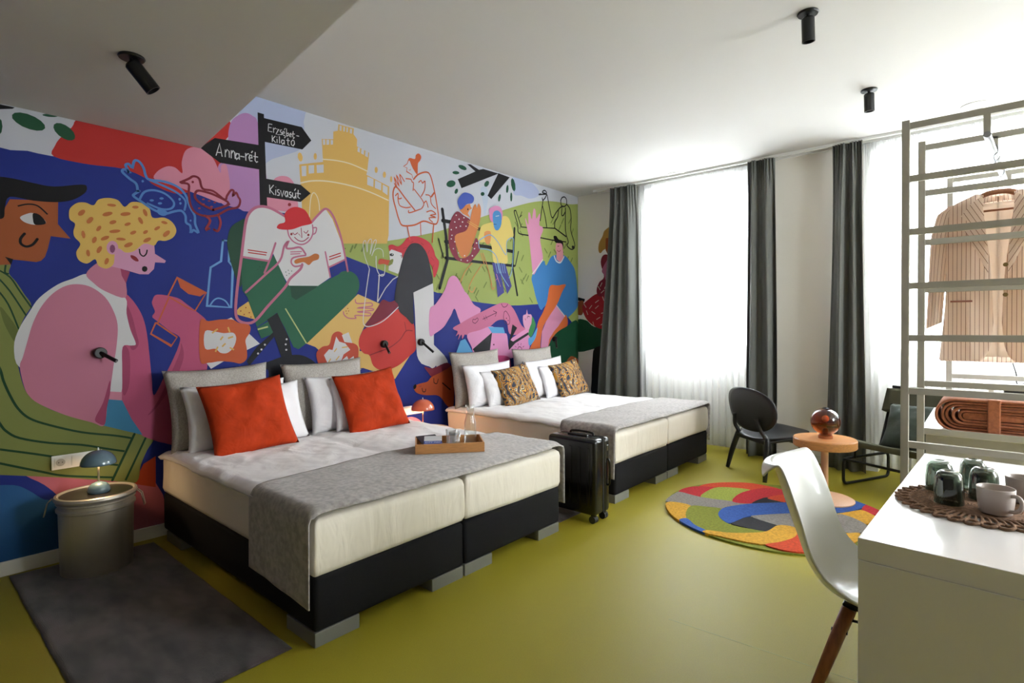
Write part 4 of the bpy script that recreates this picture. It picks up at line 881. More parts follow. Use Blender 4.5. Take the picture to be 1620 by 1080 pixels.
# ================================================================ MURAL (printed wallpaper: flat shapes on the wall)
PRINT = .57   # ink density of the wallpaper print
def build_mural():
    mm = []
    for h in PALETTE:
        q = mat('print_' + h, h, .62, spec=.18); c = lin(h)
        q.node_tree.nodes['Principled BSDF'].inputs['Base Color'].default_value = (c[0] * PRINT, c[1] * PRINT, c[2] * PRINT, 1); mm.append(q)
    shapes = []
    for line in MURAL.split('\n'):
        if not line.strip(): continue
        head, body = line.split('|'); pl, kc, w = head.split(); kind, c = kc[0], int(kc[1:]); w = int(w) / 1000
        pts = [Vector((int(q.split(',')[0]) / 1000, int(q.split(',')[1]) / 1000)) for q in body.split()]
        if kind == 's': pts = catmull(pts, True, 4)
        if kind == 'c': pts = catmull(pts, False, 4)
        shapes.append((int(pl), kind, c, w, [Vector((p.x, p.y)) for p in pts]))
    for plane in (0, 1):
        LO, HI = ((Y0, .08), (Y1, H)) if plane == 0 else ((0, .08), (X1, H))
        def clip(P_):
            for ax, lim, sg in ((0, LO[0], 1), (0, HI[0], -1), (1, LO[1], 1), (1, HI[1], -1)):
                out = []
                for i, p in enumerate(P_):
                    q = P_[i - 1]; ip = (p[ax] - lim) * sg >= 0; iq = (q[ax] - lim) * sg >= 0
                    if ip != iq:
                        t = (lim - q[ax]) / (p[ax] - q[ax]); out.append(q.lerp(p, t))
                    if ip: out.append(p)
                P_ = out
                if not P_: return P_
            return P_
        bm = BM(); placed = []
        def poly(P_, lay, c):
            P_ = clip(P_)
            if len(P_) < 3: return
            d = .0008 + lay * .00009
            mk = (lambda p: (d, p.x, p.y)) if plane == 0 else (lambda p: (p.x, Y1 - d, p.y))
            vs = [bm.verts.new(mk(p)) for p in P_]
            for t in tessellate_polygon([[Vector((p.x, p.y, 0)) for p in P_]]):
                try: f = bm.faces.new([vs[k] for k in t]); f.material_index = c
                except ValueError: pass
        def lay_of(P_, w):
            x0 = min(p.x for p in P_) - w; x1 = max(p.x for p in P_) + w; z0 = min(p.y for p in P_) - w; z1 = max(p.y for p in P_) + w; l = 0
            for (a, b_, c_, d_, k) in placed:
                if k >= l and x0 < b_ and x1 > a and z0 < d_ and z1 > c_: l = k + 1
            placed.append((x0, x1, z0, z1, l)); return l
        if plane == 0:
            c = PALETTE.index('1f3190')
            P_ = [Vector(LO), Vector((HI[0], LO[1])), Vector(HI), Vector((LO[0], HI[1]))]; poly(P_, lay_of(P_, 0), c)
        for (pl, kind, c, w, P_) in shapes:
            if pl != plane: continue
            lay = lay_of(P_, w)
            if kind in 'sp': poly(P_, lay, c); continue
            h = w / 2; n = len(P_); Lf, Rt = [], []
            for i, p in enumerate(P_):
                a = P_[max(0, i - 1)]; e = P_[min(n - 1, i + 1)]
                t = (e - a)
                if t.length < 1e-6: t = Vector((1, 0))
                t.normalize(); nn = Vector((-t.y, t.x)); k = 1.0
                if 0 < i < n - 1:
                    t1 = (p - a).normalized(); cs = max(.55, abs(t1.dot(t))); k = 1 / cs
                Lf.append(p + nn * h * k); Rt.append(p - nn * h * k)
            for i in range(n - 1): poly([Lf[i], Lf[i+1], Rt[i+1], Rt[i]], lay, c)
            if w > .012:
                for e in (P_[0], P_[-1]): poly([e + Vector((math.cos(2*PI*k/10), math.sin(2*PI*k/10))) * h for k in range(10)], lay, c)
        for f in bm.faces:
            if f.normal.length == 0: pass
        o = obj('wall_mural', bm, None, mats=mm)
        if plane == 0: tag(o, 'giant colourful cartoon picnic mural printed across the whole long wall behind the beds', 'mural')
        else: tag(o, 'fragment of the cartoon mural on the window wall, half hidden behind the leftmost curtain', 'mural')
build_mural()

# ================================================================ CURTAINS
def curtain(name, m, xt, xb, y, z1, z0, folds, amp, seed, label, group, gather=.25):
    """pleated cloth between xt (x range at the top) and xb (x range at the hem)"""
    rnd = random.Random(seed); ph = [rnd.uniform(0, 6.28) for _ in range(6)]
    def fn(u, v):
        z = z1 + (z0 - z1) * v
        e = v * v * (3 - 2 * v)
        wob = .035 * math.sin(u * 6.28 * 1.3 + ph[0]) * math.sin(v * 3.1)
        x = (xt[0] * (1 - e) + xb[0] * e) * (1 - u) + (xt[1] * (1 - e) + xb[1] * e) * u + wob * gather
        s = u * folds * 2 * PI
        a = amp * (.35 + .65 * min(1, v * 5)) * (1 + .35 * math.sin(u * 9 + ph[1]))
        yy = a * math.sin(s + 1.2 * math.sin(u * 5 + ph[2]) + .8 * v * math.sin(u * 7 + ph[3]))
        yy += .4 * amp * (1 - min(1, v * 8)) * math.sin(s * 4 + ph[4]) + .12 * amp * math.sin(s * 1.7 + v * 2 + ph[5])
        return (x, y + yy, z)
    b = BM(); grid(b, fn, int(folds * 16) + 40, 26); o = obj(name, b, m, smooth=True); solid(o, .0012)
    return tag(o, label, 'curtain', group)
M_track = mat('curtain_track', 'c8c8c4', .4)
b = BM(); box(b, (.35, 5.925, 3.066), (X1, 5.955, 3.09)); box(b, (.35, 6.035, 3.066), (X1, 6.06, 3.09)); tag(obj('curtain_rail', b, M_track), 'slim pale double curtain rail running along the ceiling above the windows', 'curtain rail')
curtain('grey_curtain', M_curt, (.60, .935), (.40, .985), 5.93, 3.068, .03, 3.4, .042, 1, 'dark grey blackout curtain covering the end of the mural, left of the first window', 'grey curtains')
curtain('grey_curtain', M_curt, (2.235, 2.49), (2.21, 2.52), 5.93, 3.068, .02, 2.6, .046, 2, 'dark grey blackout curtain right of the first window, behind the black shell chair', 'grey curtains')
curtain('grey_curtain', M_curt, (3.005, 3.25), (2.955, 3.29), 5.93, 3.068, .01, 2.6, .048, 3, 'dark grey blackout curtain left of the second window, behind the oak side table', 'grey curtains')
curtain('sheer_curtain', M_sheer, (.90, 2.20), (.92, 2.24), 6.05, 3.066, .05, 17, .016, 4, 'white sheer curtain over the first window, nearer the mural', 'sheer curtains', .1)
curtain('sheer_curtain', M_sheer, (3.24, 4.75), (3.27, 4.75), 6.05, 3.066, .05, 20, .016, 5, 'white sheer curtain over the second window, behind the clothes rack', 'sheer curtains', .1)

# ================================================================ CEILING SPOTS & RINGS, WALL LIGHTS
def spot(loc, tip, label, L=.135):
    t = thing('ceiling_spotlight', label, 'spotlight', loc, 0, 'black ceiling spotlights')
    b = BM(); lathe(b, [(0, 0), (.052, 0), (.054, -.006), (.05, -.012), (0, -.012)], 32); obj('ceiling_plate', b, M_black, t, 'auto')
    d = Vector(tip).normalized(); a = Vector((0, 0, -.012)); j = Vector((0, 0, -.03))
    b = BM(); cyl(b, a, j, .009); obj('stem', b, M_black, t, 'auto')
    q = d.to_track_quat('Z', 'Y').to_matrix().to_4x4(); q.translation = j
    b = BM(); lathe(b, [(0, -.004), (.026, -.004), (.033, .004), (.033, L), (.0335, L), (.029, L), (.027, L - .03), (0, L - .03)], 32, M=q); obj('lamp_barrel', b, M_black, t, 'auto')
spot((1.156, .77, 2.612), (.02, .075, -.10), 'black cylinder spotlight tilted on the low ceiling section above the nearer bed')
spot((3.365, 3.366, H), (.0, .012, -.1), 'black cylinder spotlight on the ceiling, nearer of the two over the sitting area', .125)
spot((3.459, 4.759, H), (.0, .012, -.1), 'black cylinder spotlight on the ceiling, farther of the two near the window wall', .125)
for (x, y), l in (((1.449, 5.93), 'faint round white speaker ring in the ceiling above the first window'), ((4.05, 5.65), 'faint round white speaker ring in the ceiling above the clothes rack')):
    b = BM(); lathe(b, [(0, 0), (.10, 0), (.10, -.006), (.085, -.009), (.08, -.004), (0, -.004)], 40, (x, y, H)); tag(obj('ceiling_speaker', b, M_ceil, smooth='auto'), l, 'ceiling speaker')
for y, z, tip, l in ((.882, 1.221, (.12, .94, 1.172), 'black stick reading light on the pink arm of the mural above the drum table'),
                     (2.974, 1.219, (.12, 2.954, 1.143), 'black stick reading light on the red skirt of the mural'),
                     (3.398, 1.226, (.12, 3.468, 1.129), 'black stick reading light on the white forearm of the mural'),
                     (5.554, 1.214, (.12, 5.457, 1.108), 'black stick reading light on the dark green shape at the far end of the mural')):
    t = thing('reading_light', l, 'wall lamp', (0.004, y, z), 0, 'black reading lights on the mural')
    b = BM(); q = Matrix.Rotation(PI / 2, 4, 'Y'); lathe(b, [(0, 0), (.034, 0), (.034, .03), (.03, .036), (0, .036)], 28, M=q); obj('wall_mount', b, M_black, t, 'auto')
    b = BM(); e = Vector(tip) - Vector((.004, y, z)); s = Vector((.03, 0, 0)); e2 = s + (e - s) * 1.0
    tube(b, [s, e2], .0115, 16); obj('lamp_arm', b, M_black, t, 'auto')
    b = BM(); d = (e2 - s).normalized(); tube(b, [e2 - d * .004, e2 + d * .0015], .006, 12); obj('lens', b, mat('lens_grey', '8a8a88', .3), t)

# ================================================================ SOCKETS
def plate(y0, z0, n, kinds, label):
    t = thing('socket_plate', label, 'socket', (0.004, y0, z0))
    b = BM(); box(b, (0, 0, 0), (.009, .081 * n, .082), .003); obj('cover_frame', b, M_plastic, t)
    for i, k in enumerate(kinds):
        b = BM(); y = .081 * i
        box(b, (.008, y + .012, .013), (.0125, y + .069, .069), .002)
        if k == 's':
            o = obj('socket', b, M_plastic, t)
            b = BM(); q = Matrix.Translation((.0126, y + .0405, .041)) @ Matrix.Rotation(PI / 2, 4, 'Y')
            lathe(b, [(.0215, 0), (.0215, .0015), (.019, .0015), (.0185, .0004), (0, .0003)], 24, M=q); obj('socket_well', b, mat('socket_recess', 'b9b7b0', .5), o, 'auto')
            b = BM()
            for s in (-1, 1): cyl(b, (.0128, y + .0405 + s * .0085, .041), (.0138, y + .0405 + s * .0085, .041), .0028, n=10)
            obj('pin_hole', b, M_black, o)
        else: obj('switch', b, M_plastic, t)
plate(.645, .545, 3, 'sbs', 'white three-gang socket plate on the mural left of the nearer bed, behind the grey lamp')
plate(3.175, .545, 3, 'bsb', 'white socket plate on the mural between the two beds, behind the copper lamp')
# ================================================================ BEDS
def bed(y0, y1, label, matname):
    """boxspring bed: two bases side by side, feet, two mattresses in fitted sheets. Head against the mural wall"""
    t = thing('bed', label, 'bed', (1.0, (y0 + y1) / 2, 0)); W = (y1 - y0) / 2; X0 = -.93; XE = .965
    for s in (0, 1):
        a, c = (-W, -.003) if s == 0 else (.003, W)
        b = BM(); box(b, (X0, a, .064), (XE, c, .305), .022, 3); obj('box_base', b, M_char, t, 'auto')
        for fx in (X0 + .05, XE - .256):
            for fy in (a + .004, c - .224):
                b = BM(); box(b, (fx, fy, 0), (fx + .25, fy + .22, .064), .003); obj('foot', b, M_legg, t)
        def sheet(u, v, a=a, c=c, s=s):
            # superellipse mattress, u around, v up
            pass
        b = BM(); ex, ey = (XE + .006 - X0) / 2, (c - a) / 2 + .003; cx, cy = (XE + .006 + X0) / 2, (a + c) / 2
        prof = [(0, .296), (.6, .296), (.93, .299), (.985, .31), (1, .335), (1, .37), (1, .40), (1.0, .44), (1, .48), (1.0, .51), (.99, .535), (.96, .549), (.9, .553), (.6, .554), (.3, .554), (0, .554)]
        N = 128; rings = []
        for k, (r, z) in enumerate(prof):
            if r == 0: rings.append([b.verts.new((cx, cy, z))]); continue
            rg = []
            for i in range(N):
                th = 2 * PI * i / N; e = .022 if r > .9 else .3
                px = math.copysign(abs(math.cos(th)) ** e, math.cos(th)); py = math.copysign(abs(math.sin(th)) ** e, math.sin(th))
                rr = 1 - (1 - r) * (1 if r < .9 else 1)
                wr = .010 * nz(px * ex * 11, py * ey * 11 + s * 9, z * 5 + y0) + .006 * nz(px * ex * 32, py * ey * 32, z * 6) if .31 <= z <= .54 else 0
                dx = (ex - .03 * (1 - 1)) * px; dy = ey * py
                sc = Vector((dx, dy)); ln = max(.01, sc.length)
                inset = (1 - r) * .5 if r >= .9 else None
                if inset is not None: q = Vector((math.copysign(max(0, abs(dx) - inset), dx), math.copysign(max(0, abs(dy) - inset), dy)))
                else: q = sc * r
                q = q + sc / ln * wr
                rg.append(b.verts.new((cx + q.x, cy + q.y, z + ((.006 + .030 * nz(q.x * 5, q.y * 5 + y0 + s * 3)) * (1 - k / 5) if k < 5 else 0))))
            rings.append(rg)
        for a_, b_ in zip(rings, rings[1:]):
            for i in range(N):
                j = (i + 1) % N
                if len(a_) == 1: b.faces.new((a_[0], b_[j], b_[i]))
                elif len(b_) == 1: b.faces.new((a_[i], a_[j], b_[0]))
                else: b.faces.new((a_[i], a_[j], b_[j], b_[i]))
        obj('mattress', b, M_sheet, t, True)
    return t
BED1 = (1.195, 2.965); BED2 = (3.69, 5.53)
bed(*BED1, 'near dark grey double boxspring bed with cream mattress sides, carrying the tray and red cushions', '')
bed(*BED2, 'far dark grey double boxspring bed by the window with patterned cushions', '')

def duvet(y0, y1, x1, label, seed):
    W = y1 - y0; x0 = .06; top = .578
    over = .014
    def fn(u, v):
        s = -over - .012 + (W + 2 * over + .024) * u; x = x0 + (x1 - x0) * v; y = y0 + s
        edge = min(s + over + .012, W + over + .012 - s); drop = 0
        if edge < .07: drop = .030 * (1 - edge / .07) ** 1.6
        ed2 = min(1, v * 8, 1); hd = max(0, 1 - v * 14) * .012
        z = top - drop - hd + .012 * nz(x * 3.2, y * 4.0, seed) + .012 * (1 - abs(nz(x * 5, y * 8 + x * 4, seed + 3)) * 2.2) * .5 + .007 * (.5 - abs(nz(x * 9 - y * 5, y * 14, seed + 6)))
        y += .012 * nz(x * 4, seed * 2.0) * (1 if edge < .1 else 0)
        mid = abs(y - (y0 + y1) / 2); z -= .008 * math.exp(-(mid / .03) ** 2)
        return (x, y, z)
    b = BM(); grid(b, fn, 90, 70); o = obj('duvet', b, M_linen, smooth=True); solid(o, .022, -1); return tag(o, label, 'duvet')
duvet(*BED1, 1.55, 'white creased duvet spread over the nearer bed under the red cushions', 1.3)
duvet(*BED2, 1.62, 'white creased duvet spread over the farther bed under the patterned cushions', 5.7)

def throw(y0, y1, xa, xb, zb, label, seed):
    """runner laid over the foot of the bed, hanging down both long sides. xa(s): inner edge, xb: outer edge"""
    W = y1 - y0; r = .045; off = .022; top = .592; hang = top - r - zb
    arc = r * PI / 2; total = 2 * hang + 2 * arc + (W + 2 * off - 2 * r)
    def prof(s):
        ya = y0 - off; yb = y1 + off
        if s < hang: return ya, zb + s
        s -= hang
        if s < arc: a = s / r; return ya + r - r * math.cos(a), top - r + r * math.sin(a)
        s -= arc; flat = yb - ya - 2 * r
        if s < flat: return ya + r + s, top
        s -= flat
        if s < arc: a = s / r; return yb - r + r * math.sin(a), top - r + r * math.cos(a)
        s -= arc; return yb, top - r - s
    def fn(u, v):
        s = u * total; y, z = prof(s); ins = 1 if (z > top - .01) else 0
        xin = xa(u); xout = xb(u); x = xin + (xout - xin) * v
        w1 = .006 * nz(x * 5, y * 5, seed) + .004 * nz(x * 14, y * 9, seed)
        if z < top - r:
            side = -1 if s < total / 2 else 1
            k = (top - z); y += side * (.006 + .02 * k * (nz(x * 6, seed + side) + .35)) 
            z += -.02 * (1 - abs(2 * v - 1)) * 0
            z += (.03 * (1 - v)) * (1 - (z - zb) / hang) * 1.0 if side < 0 else 0
        else: z += w1 + .004
        if v > .9 and z > top - .02: z -= .018 * ((v - .9) / .1) ** 2
        return (x, y, z)
    b = BM(); grid(b, fn, 130, 30); o = obj('bed_throw', b, M_throw, smooth=True); solid(o, .006, 1); return tag(o, label, 'blanket', 'grey throws at the foot of the beds')
throw(*BED1, lambda u: 1.42 - .10 * math.sin(min(1, max(0, (u - .15) / .7)) * PI) , lambda u: 1.975 + .03 * math.sin(u * PI) if .2 < u < .8 else 1.98, .185, 'grey felt throw across the foot of the nearer bed under the tray', 2.2)
throw(*BED2, lambda u: 1.50 - .08 * math.sin(u * PI), lambda u: 1.975 + .02 * math.sin(u * PI), .20, 'grey felt throw across the foot of the farther bed', 6.1)

# ================================================================ PILLOWS
def pillow(name, w, h, t, m, loc, yaw, lean, roll, label, cat, group, seed=0, pinch=.075, sag=.0, uv=False):
    n = 22; b = BM(); uvl = b.loops.layers.uv.verify(); sheets = []
    for side in (1, -1):
        vs = []
        for i in range(n + 1):
            row = []
            for j in range(n + 1):
                u = -1 + 2 * i / n; v = -1 + 2 * j / n
                pu = max(0, 1 - abs(u) ** 2.6); pv = max(0, 1 - abs(v) ** 2.6)
                th = t / 2 * (pu * pv) ** .55 * (1 - .25 * sag * v)
                th += .012 * nz(u * 2.3 + seed, v * 2.3, side * 2 + seed) * (pu * pv) ** .4 * 2 + .010 * (.35 - abs(nz(u * 4 + v * 2, v * 4 + seed, side))) * (pu * pv) ** .25
                yy = w / 2 * u * (1 - pinch * (1 - v * v) * abs(u) ** 1.5) ; zz = h / 2 * v * (1 - pinch * (1 - u * u) * abs(v) ** 1.5)
                row.append(b.verts.new((side * th, yy, zz + h / 2 * (1 - pinch * .6))))
            vs.append(row)
        sheets.append(vs)
    A, B_ = sheets
    for vs in sheets:
        for i in range(n):
            for j in range(n):
                f = b.faces.new((vs[i][j], vs[i+1][j], vs[i+1][j+1], vs[i][j+1]))
                for l, (p, q) in zip(f.loops, ((i, j), (i + 1, j), (i + 1, j + 1), (i, j + 1))): l[uvl].uv = (p / n, q / n)
    bmesh.ops.remove_doubles(b, verts=b.verts, dist=.0005)
    o = obj(name, b, m, smooth=True)
    o.rotation_mode = 'XYZ'
    o.matrix_world = Matrix.Translation(loc) @ Matrix.Rotation(yaw, 4, 'Z') @ Matrix.Rotation(-lean, 4, 'Y') @ Matrix.Rotation(roll, 4, 'X')
    return tag(o, label, cat, group)
def botanical():
    m = bpy.data.materials.new('mustard_botanical_print'); m.use_nodes = True; nt = m.node_tree; b = nt.nodes['Principled BSDF']; b.inputs['Roughness'].default_value = .85
    uv = nt.nodes.new('ShaderNodeUVMap'); n = nt.nodes.new('ShaderNodeTexNoise'); n.inputs['Scale'].default_value = 3.2; n.inputs['Detail'].default_value = .6; n.inputs['Distortion'].default_value = 2.2
    nt.links.new(uv.outputs[0], n.inputs['Vector'])
    w_ = nt.nodes.new('ShaderNodeTexWave'); w_.inputs['Scale'].default_value = 2.2; w_.inputs['Distortion'].default_value = 11; w_.inputs['Detail'].default_value = .8; w_.inputs['Detail Scale'].default_value = 1.1
    nt.links.new(uv.outputs[0], w_.inputs['Vector'])
    mx = nt.nodes.new('ShaderNodeMath'); mx.operation = 'MULTIPLY_ADD'; mx.inputs[1].default_value = .45
    nt.links.new(w_.outputs['Fac'], mx.inputs[0]); nt.links.new(n.outputs['Fac'], mx.inputs[2])
    r = nt.nodes.new('ShaderNodeValToRGB'); r.color_ramp.interpolation = 'CONSTANT'; e = r.color_ramp.elements
    e[0].position = 0; e[0].color = lin('2b3040'); e[1].position = .52; e[1].color = lin('b8822a')
    for p, c in ((.60, '2b3040'), (.68, 'a86c20'), (.75, 'd2a548'), (.80, '2b3040'), (.87, 'e4d5ac'), (.91, '2b3040'), (.97, 'b8822a')): q = e.new(p); q.color = lin(c)
    nt.links.new(mx.outputs[0], r.inputs[0]); nt.links.new(r.outputs[0], b.inputs['Base Color']); return m
M_bot = botanical(); D = math.radians
TOP = .588
pillow('grey_pillow', .68, .54, 0.16, M_greyp, (0.205, 1.540, TOP), D(0), D(10), D(2), 'large grey linen pillow leaning on the wall, left end of the nearer bed', 'pillow', 'grey pillows', 1)
pillow('grey_pillow', .70, .54, 0.16, M_greyp, (0.205, 2.330, TOP), D(0), D(10), D(2), 'large grey linen pillow leaning on the wall, right half of the nearer bed', 'pillow', 'grey pillows', 2)
pillow('white_pillow', .70, .44, 0.14, M_whitep, (0.335, 1.600, TOP - .005), D(2), D(14), D(1), 'white pillow behind the left red cushion, touching the grey pillow', 'pillow', 'white pillows', 3)
pillow('white_pillow', .62, .42, 0.11, M_whitep, (0.430, 1.720, TOP - .008), D(2), D(17), D(3), 'white pillow sandwiched directly behind the left red cushion', 'pillow', 'white pillows', 4)
pillow('white_pillow', .66, .44, 0.14, M_whitep, (0.335, 2.420, TOP - .005), D(0), D(14), D(1), 'white pillow behind the right red cushion, touching the grey pillow', 'pillow', 'white pillows', 5)
pillow('white_pillow', .58, .42, 0.11, M_whitep, (0.430, 2.520, TOP - .008), D(2), D(17), D(-2), 'white pillow sandwiched directly behind the right red cushion', 'pillow', 'white pillows', 6)
pillow('red_cushion', .54, .50, 0.15, M_redp, (0.560, 1.600, TOP - .012), D(-3), D(24), D(5), 'orange-red velvet cushion, left of the two on the nearer bed', 'cushion', 'orange-red cushions', 7)
pillow('red_cushion', .55, .50, 0.15, M_redp, (0.560, 2.550, TOP - .012), D(-3), D(24), D(5), 'orange-red velvet cushion, right of the two on the nearer bed', 'cushion', 'orange-red cushions', 8)
pillow('grey_pillow', .72, .56, 0.16, M_greyp, (0.205, 4.020, TOP), D(0), D(8), D(1), 'large grey linen pillow leaning on the wall, left end of the farther bed', 'pillow', 'grey pillows', 9)
pillow('grey_pillow', .72, .56, 0.16, M_greyp, (0.205, 4.960, TOP), D(0), D(8), D(1), 'large grey linen pillow leaning on the wall, right half of the farther bed', 'pillow', 'grey pillows', 10)
pillow('white_pillow', .74, .44, 0.14, M_whitep, (0.335, 4.080, TOP - .005), D(2), D(12), D(1), 'white pillow behind the left patterned cushion, touching the grey pillow', 'pillow', 'white pillows', 11)
pillow('white_pillow', .62, .38, 0.11, M_whitep, (0.430, 4.200, TOP - .008), D(2), D(18), D(2), 'white pillow sandwiched directly behind the left patterned cushion', 'pillow', 'white pillows', 12)
pillow('white_pillow', .74, .44, 0.14, M_whitep, (0.335, 5.020, TOP - .005), D(0), D(12), D(3), 'white pillow behind the right patterned cushion, touching the grey pillow', 'pillow', 'white pillows', 13)
pillow('white_pillow', .60, .38, 0.11, M_whitep, (0.430, 5.120, TOP - .008), D(2), D(18), D(2), 'white pillow sandwiched directly behind the right patterned cushion', 'pillow', 'white pillows', 14)
pillow('patterned_cushion', .54, .43, 0.14, M_bot, (0.535, 4.315, TOP - .01), D(-4), D(24), D(7), 'mustard and navy botanical print cushion, left of the two on the farther bed', 'cushion', 'patterned cushions', 15)
pillow('patterned_cushion', .54, .43, 0.14, M_bot, (0.535, 5.265, TOP - .01), D(-4), D(24), D(7), 'mustard and navy botanical print cushion, right of the two on the farther bed', 'cushion', 'patterned cushions', 16)

# ================================================================ DRUM TABLES + LAMPS
M_galv = mat('galvanised_steel', 'b9b2a8', .45, metal=.75, noise_amt=.12, nscale=9, stretch=(1, 1, .15))
M_lid = mat('dark_drum_lid', '3a3733', .35, metal=.8)
def drum(loc, label):
    t = thing('drum_table', label, 'side table', loc, 0, 'metal drum side tables')
    b = BM(); R0 = .168
    lathe(b, [(0, 0), (R0 - .004, 0), (R0, .006), (R0 + .006, .33), (R0 + .008, .345), (R0 + .016, .352), (R0 + .016, .362), (R0 + .008, .368), (R0 + .008, .384), (R0 + .016, .39), (R0 + .016, .398), (R0 + .008, .404), (R0 + .01, .412), (0, .412)], 64); obj('drum_body', b, M_galv, t, 'auto')
    b = BM(); lathe(b, [(R0 + .004, .408), (R0 + .022, .408), (R0 + .027, .418), (R0 + .022, .431), (R0 + .010, .434), (R0 + .004, .430), (R0 + .002, .42)], 64); obj('lid_ring', b, M_galv, t, 'auto')
    b = BM(); lathe(b, [(0, .414), (R0 + .008, .414), (R0 + .008, .424), (0, .424)], 64); obj('lid', b, M_lid, t, 'auto')
    for s in (-.6, 2.35):
        c, sn = math.cos(s - 1.2), math.sin(s - 1.2); c2, s2 = math.cos(s - 1.32), math.sin(s - 1.32); r = R0 + .03
        b = BM(); tube(b, [(r * c, r * sn, .42), ((r + .02) * c, (r + .02) * sn, .40), ((r + .035) * c, (r + .035) * sn, .33), ((r + .035) * c2, (r + .035) * s2, .33), ((r + .02) * c2, (r + .02) * s2, .40), (r * c2, r * s2, .42)], .003, 8); obj('handle', b, M_galv, t, True)
    return t
d1 = drum((.285, .80, .012), 'galvanised metal drum used as a bedside table on the grey rug beside the nearer bed')
d2 = copy_tree(d1); relabel(d2, 'galvanised metal drum hidden between the two beds under the copper lamp', (.235, 3.30, .012))
def lamp(loc, shade, base, s, label, power, h=.165):
    t = thing('mushroom_lamp', label, 'table lamp', loc, 0)
    b = BM(); lathe(b, [(0, 0), (.052, 0), (.056, .012), (.050, .034), (.034, .052), (.012, .060), (0, .061)], 40); obj('lamp_base', b, base, t, True)
    b = BM(); cyl(b, (0, 0, .058), (0, 0, h + .04), .005, n=14); obj('pole', b, mat('brass_stem', 'b0a288', .3, metal=.6), t, True)
    R = .088 * s; n = 14; pr = [(R * math.sin(PI / 2 * k / n), h - .004 + R * .92 * math.cos(PI / 2 * k / n)) for k in range(n + 1)]
    pin = [(p[0] * .965, h - .004 + (p[1] - h + .004) * .965) for p in reversed(pr)]
    b = BM(); lathe(b, pr + pin, 48); obj('lamp_shade', b, shade, t, True)
    b = BM(); cyl(b, (0, 0, h + R * .9 - .004), (0, 0, h + R * .9 + .012), .005, .003); obj('finial', b, M_plastic, t, True)
    b = BM(); lathe(b, [(0, h + .052), (.012, h + .048), (.02, h + .034), (.014, h + .02), (0, h + .014)], 20); obj('bulb', b, emis('warm_bulb', 'ffd9a0', 30), t, True)
    l = bpy.data.lights.new('bulb_light', 'POINT'); l.energy = power; l.color = (1, .62, .32); l.shadow_soft_size = .02
    lo = link(bpy.data.objects.new('bulb_light', l), t); lo.location = (0, 0, h + .005)
lamp((.285, .81, .436), mat('blue_grey_enamel', '5d7480', .22, coat=.6), mat('blue_grey_enamel', '5d7480'), .98, 'blue-grey enamel mushroom table lamp on the metal drum by the nearer bed', .9)
lamp((.235, 3.235, .436), mat('copper_enamel', 'd0684a', .25, coat=.6), mat('copper_enamel', 'd0684a'), 1.2, 'copper-coloured mushroom table lamp glowing between the two beds', 2.4, .185)

# ================================================================ RUGS
M_rug = mat('grey_shaggy_rug', '43393b', 1, noise_amt=.75, nscale=5, bump=1, bscale=220, sheen=.3, stretch=(1, 2.2, 1))
def rug(c, label):
    def fn(u, v):
        a = Vector(c[0]).lerp(Vector(c[1]), u); d = Vector(c[3]).lerp(Vector(c[2]), u); p = a.lerp(d, v)
        e = min(u, 1 - u, v, 1 - v); return (p.x + .004 * nz(p.y * 5, 1), p.y + .004 * nz(p.x * 5, 2), .012 * min(1, e * 40 + .15) + .0015 * nz(p.x * 30, p.y * 30))
    b = BM(); grid(b, fn, 80, 80); o = obj('bedside_rug', b, M_rug, smooth=True); solid(o, .003, -1); return tag(o, label, 'rug', 'grey bedside rugs')
rug([(.04, .452), (.10, 1.13), (1.885, 1.135), (1.90, .46)], 'dark mottled grey rug under the metal drum in front of the nearer bed')
rug([(.10, 2.99), (.10, 3.52), (1.87, 3.40), (1.87, 3.0)], 'dark grey rug between the two beds, mostly hidden under the suitcase')
RC = (2.96, 4.25); RCOL = dict(orange='c2401a', red='b3202a', lime='8f983a', grey='86807c', black='24242b', yellow='c9962c', olive='7a7f26', blue='2f55a0')
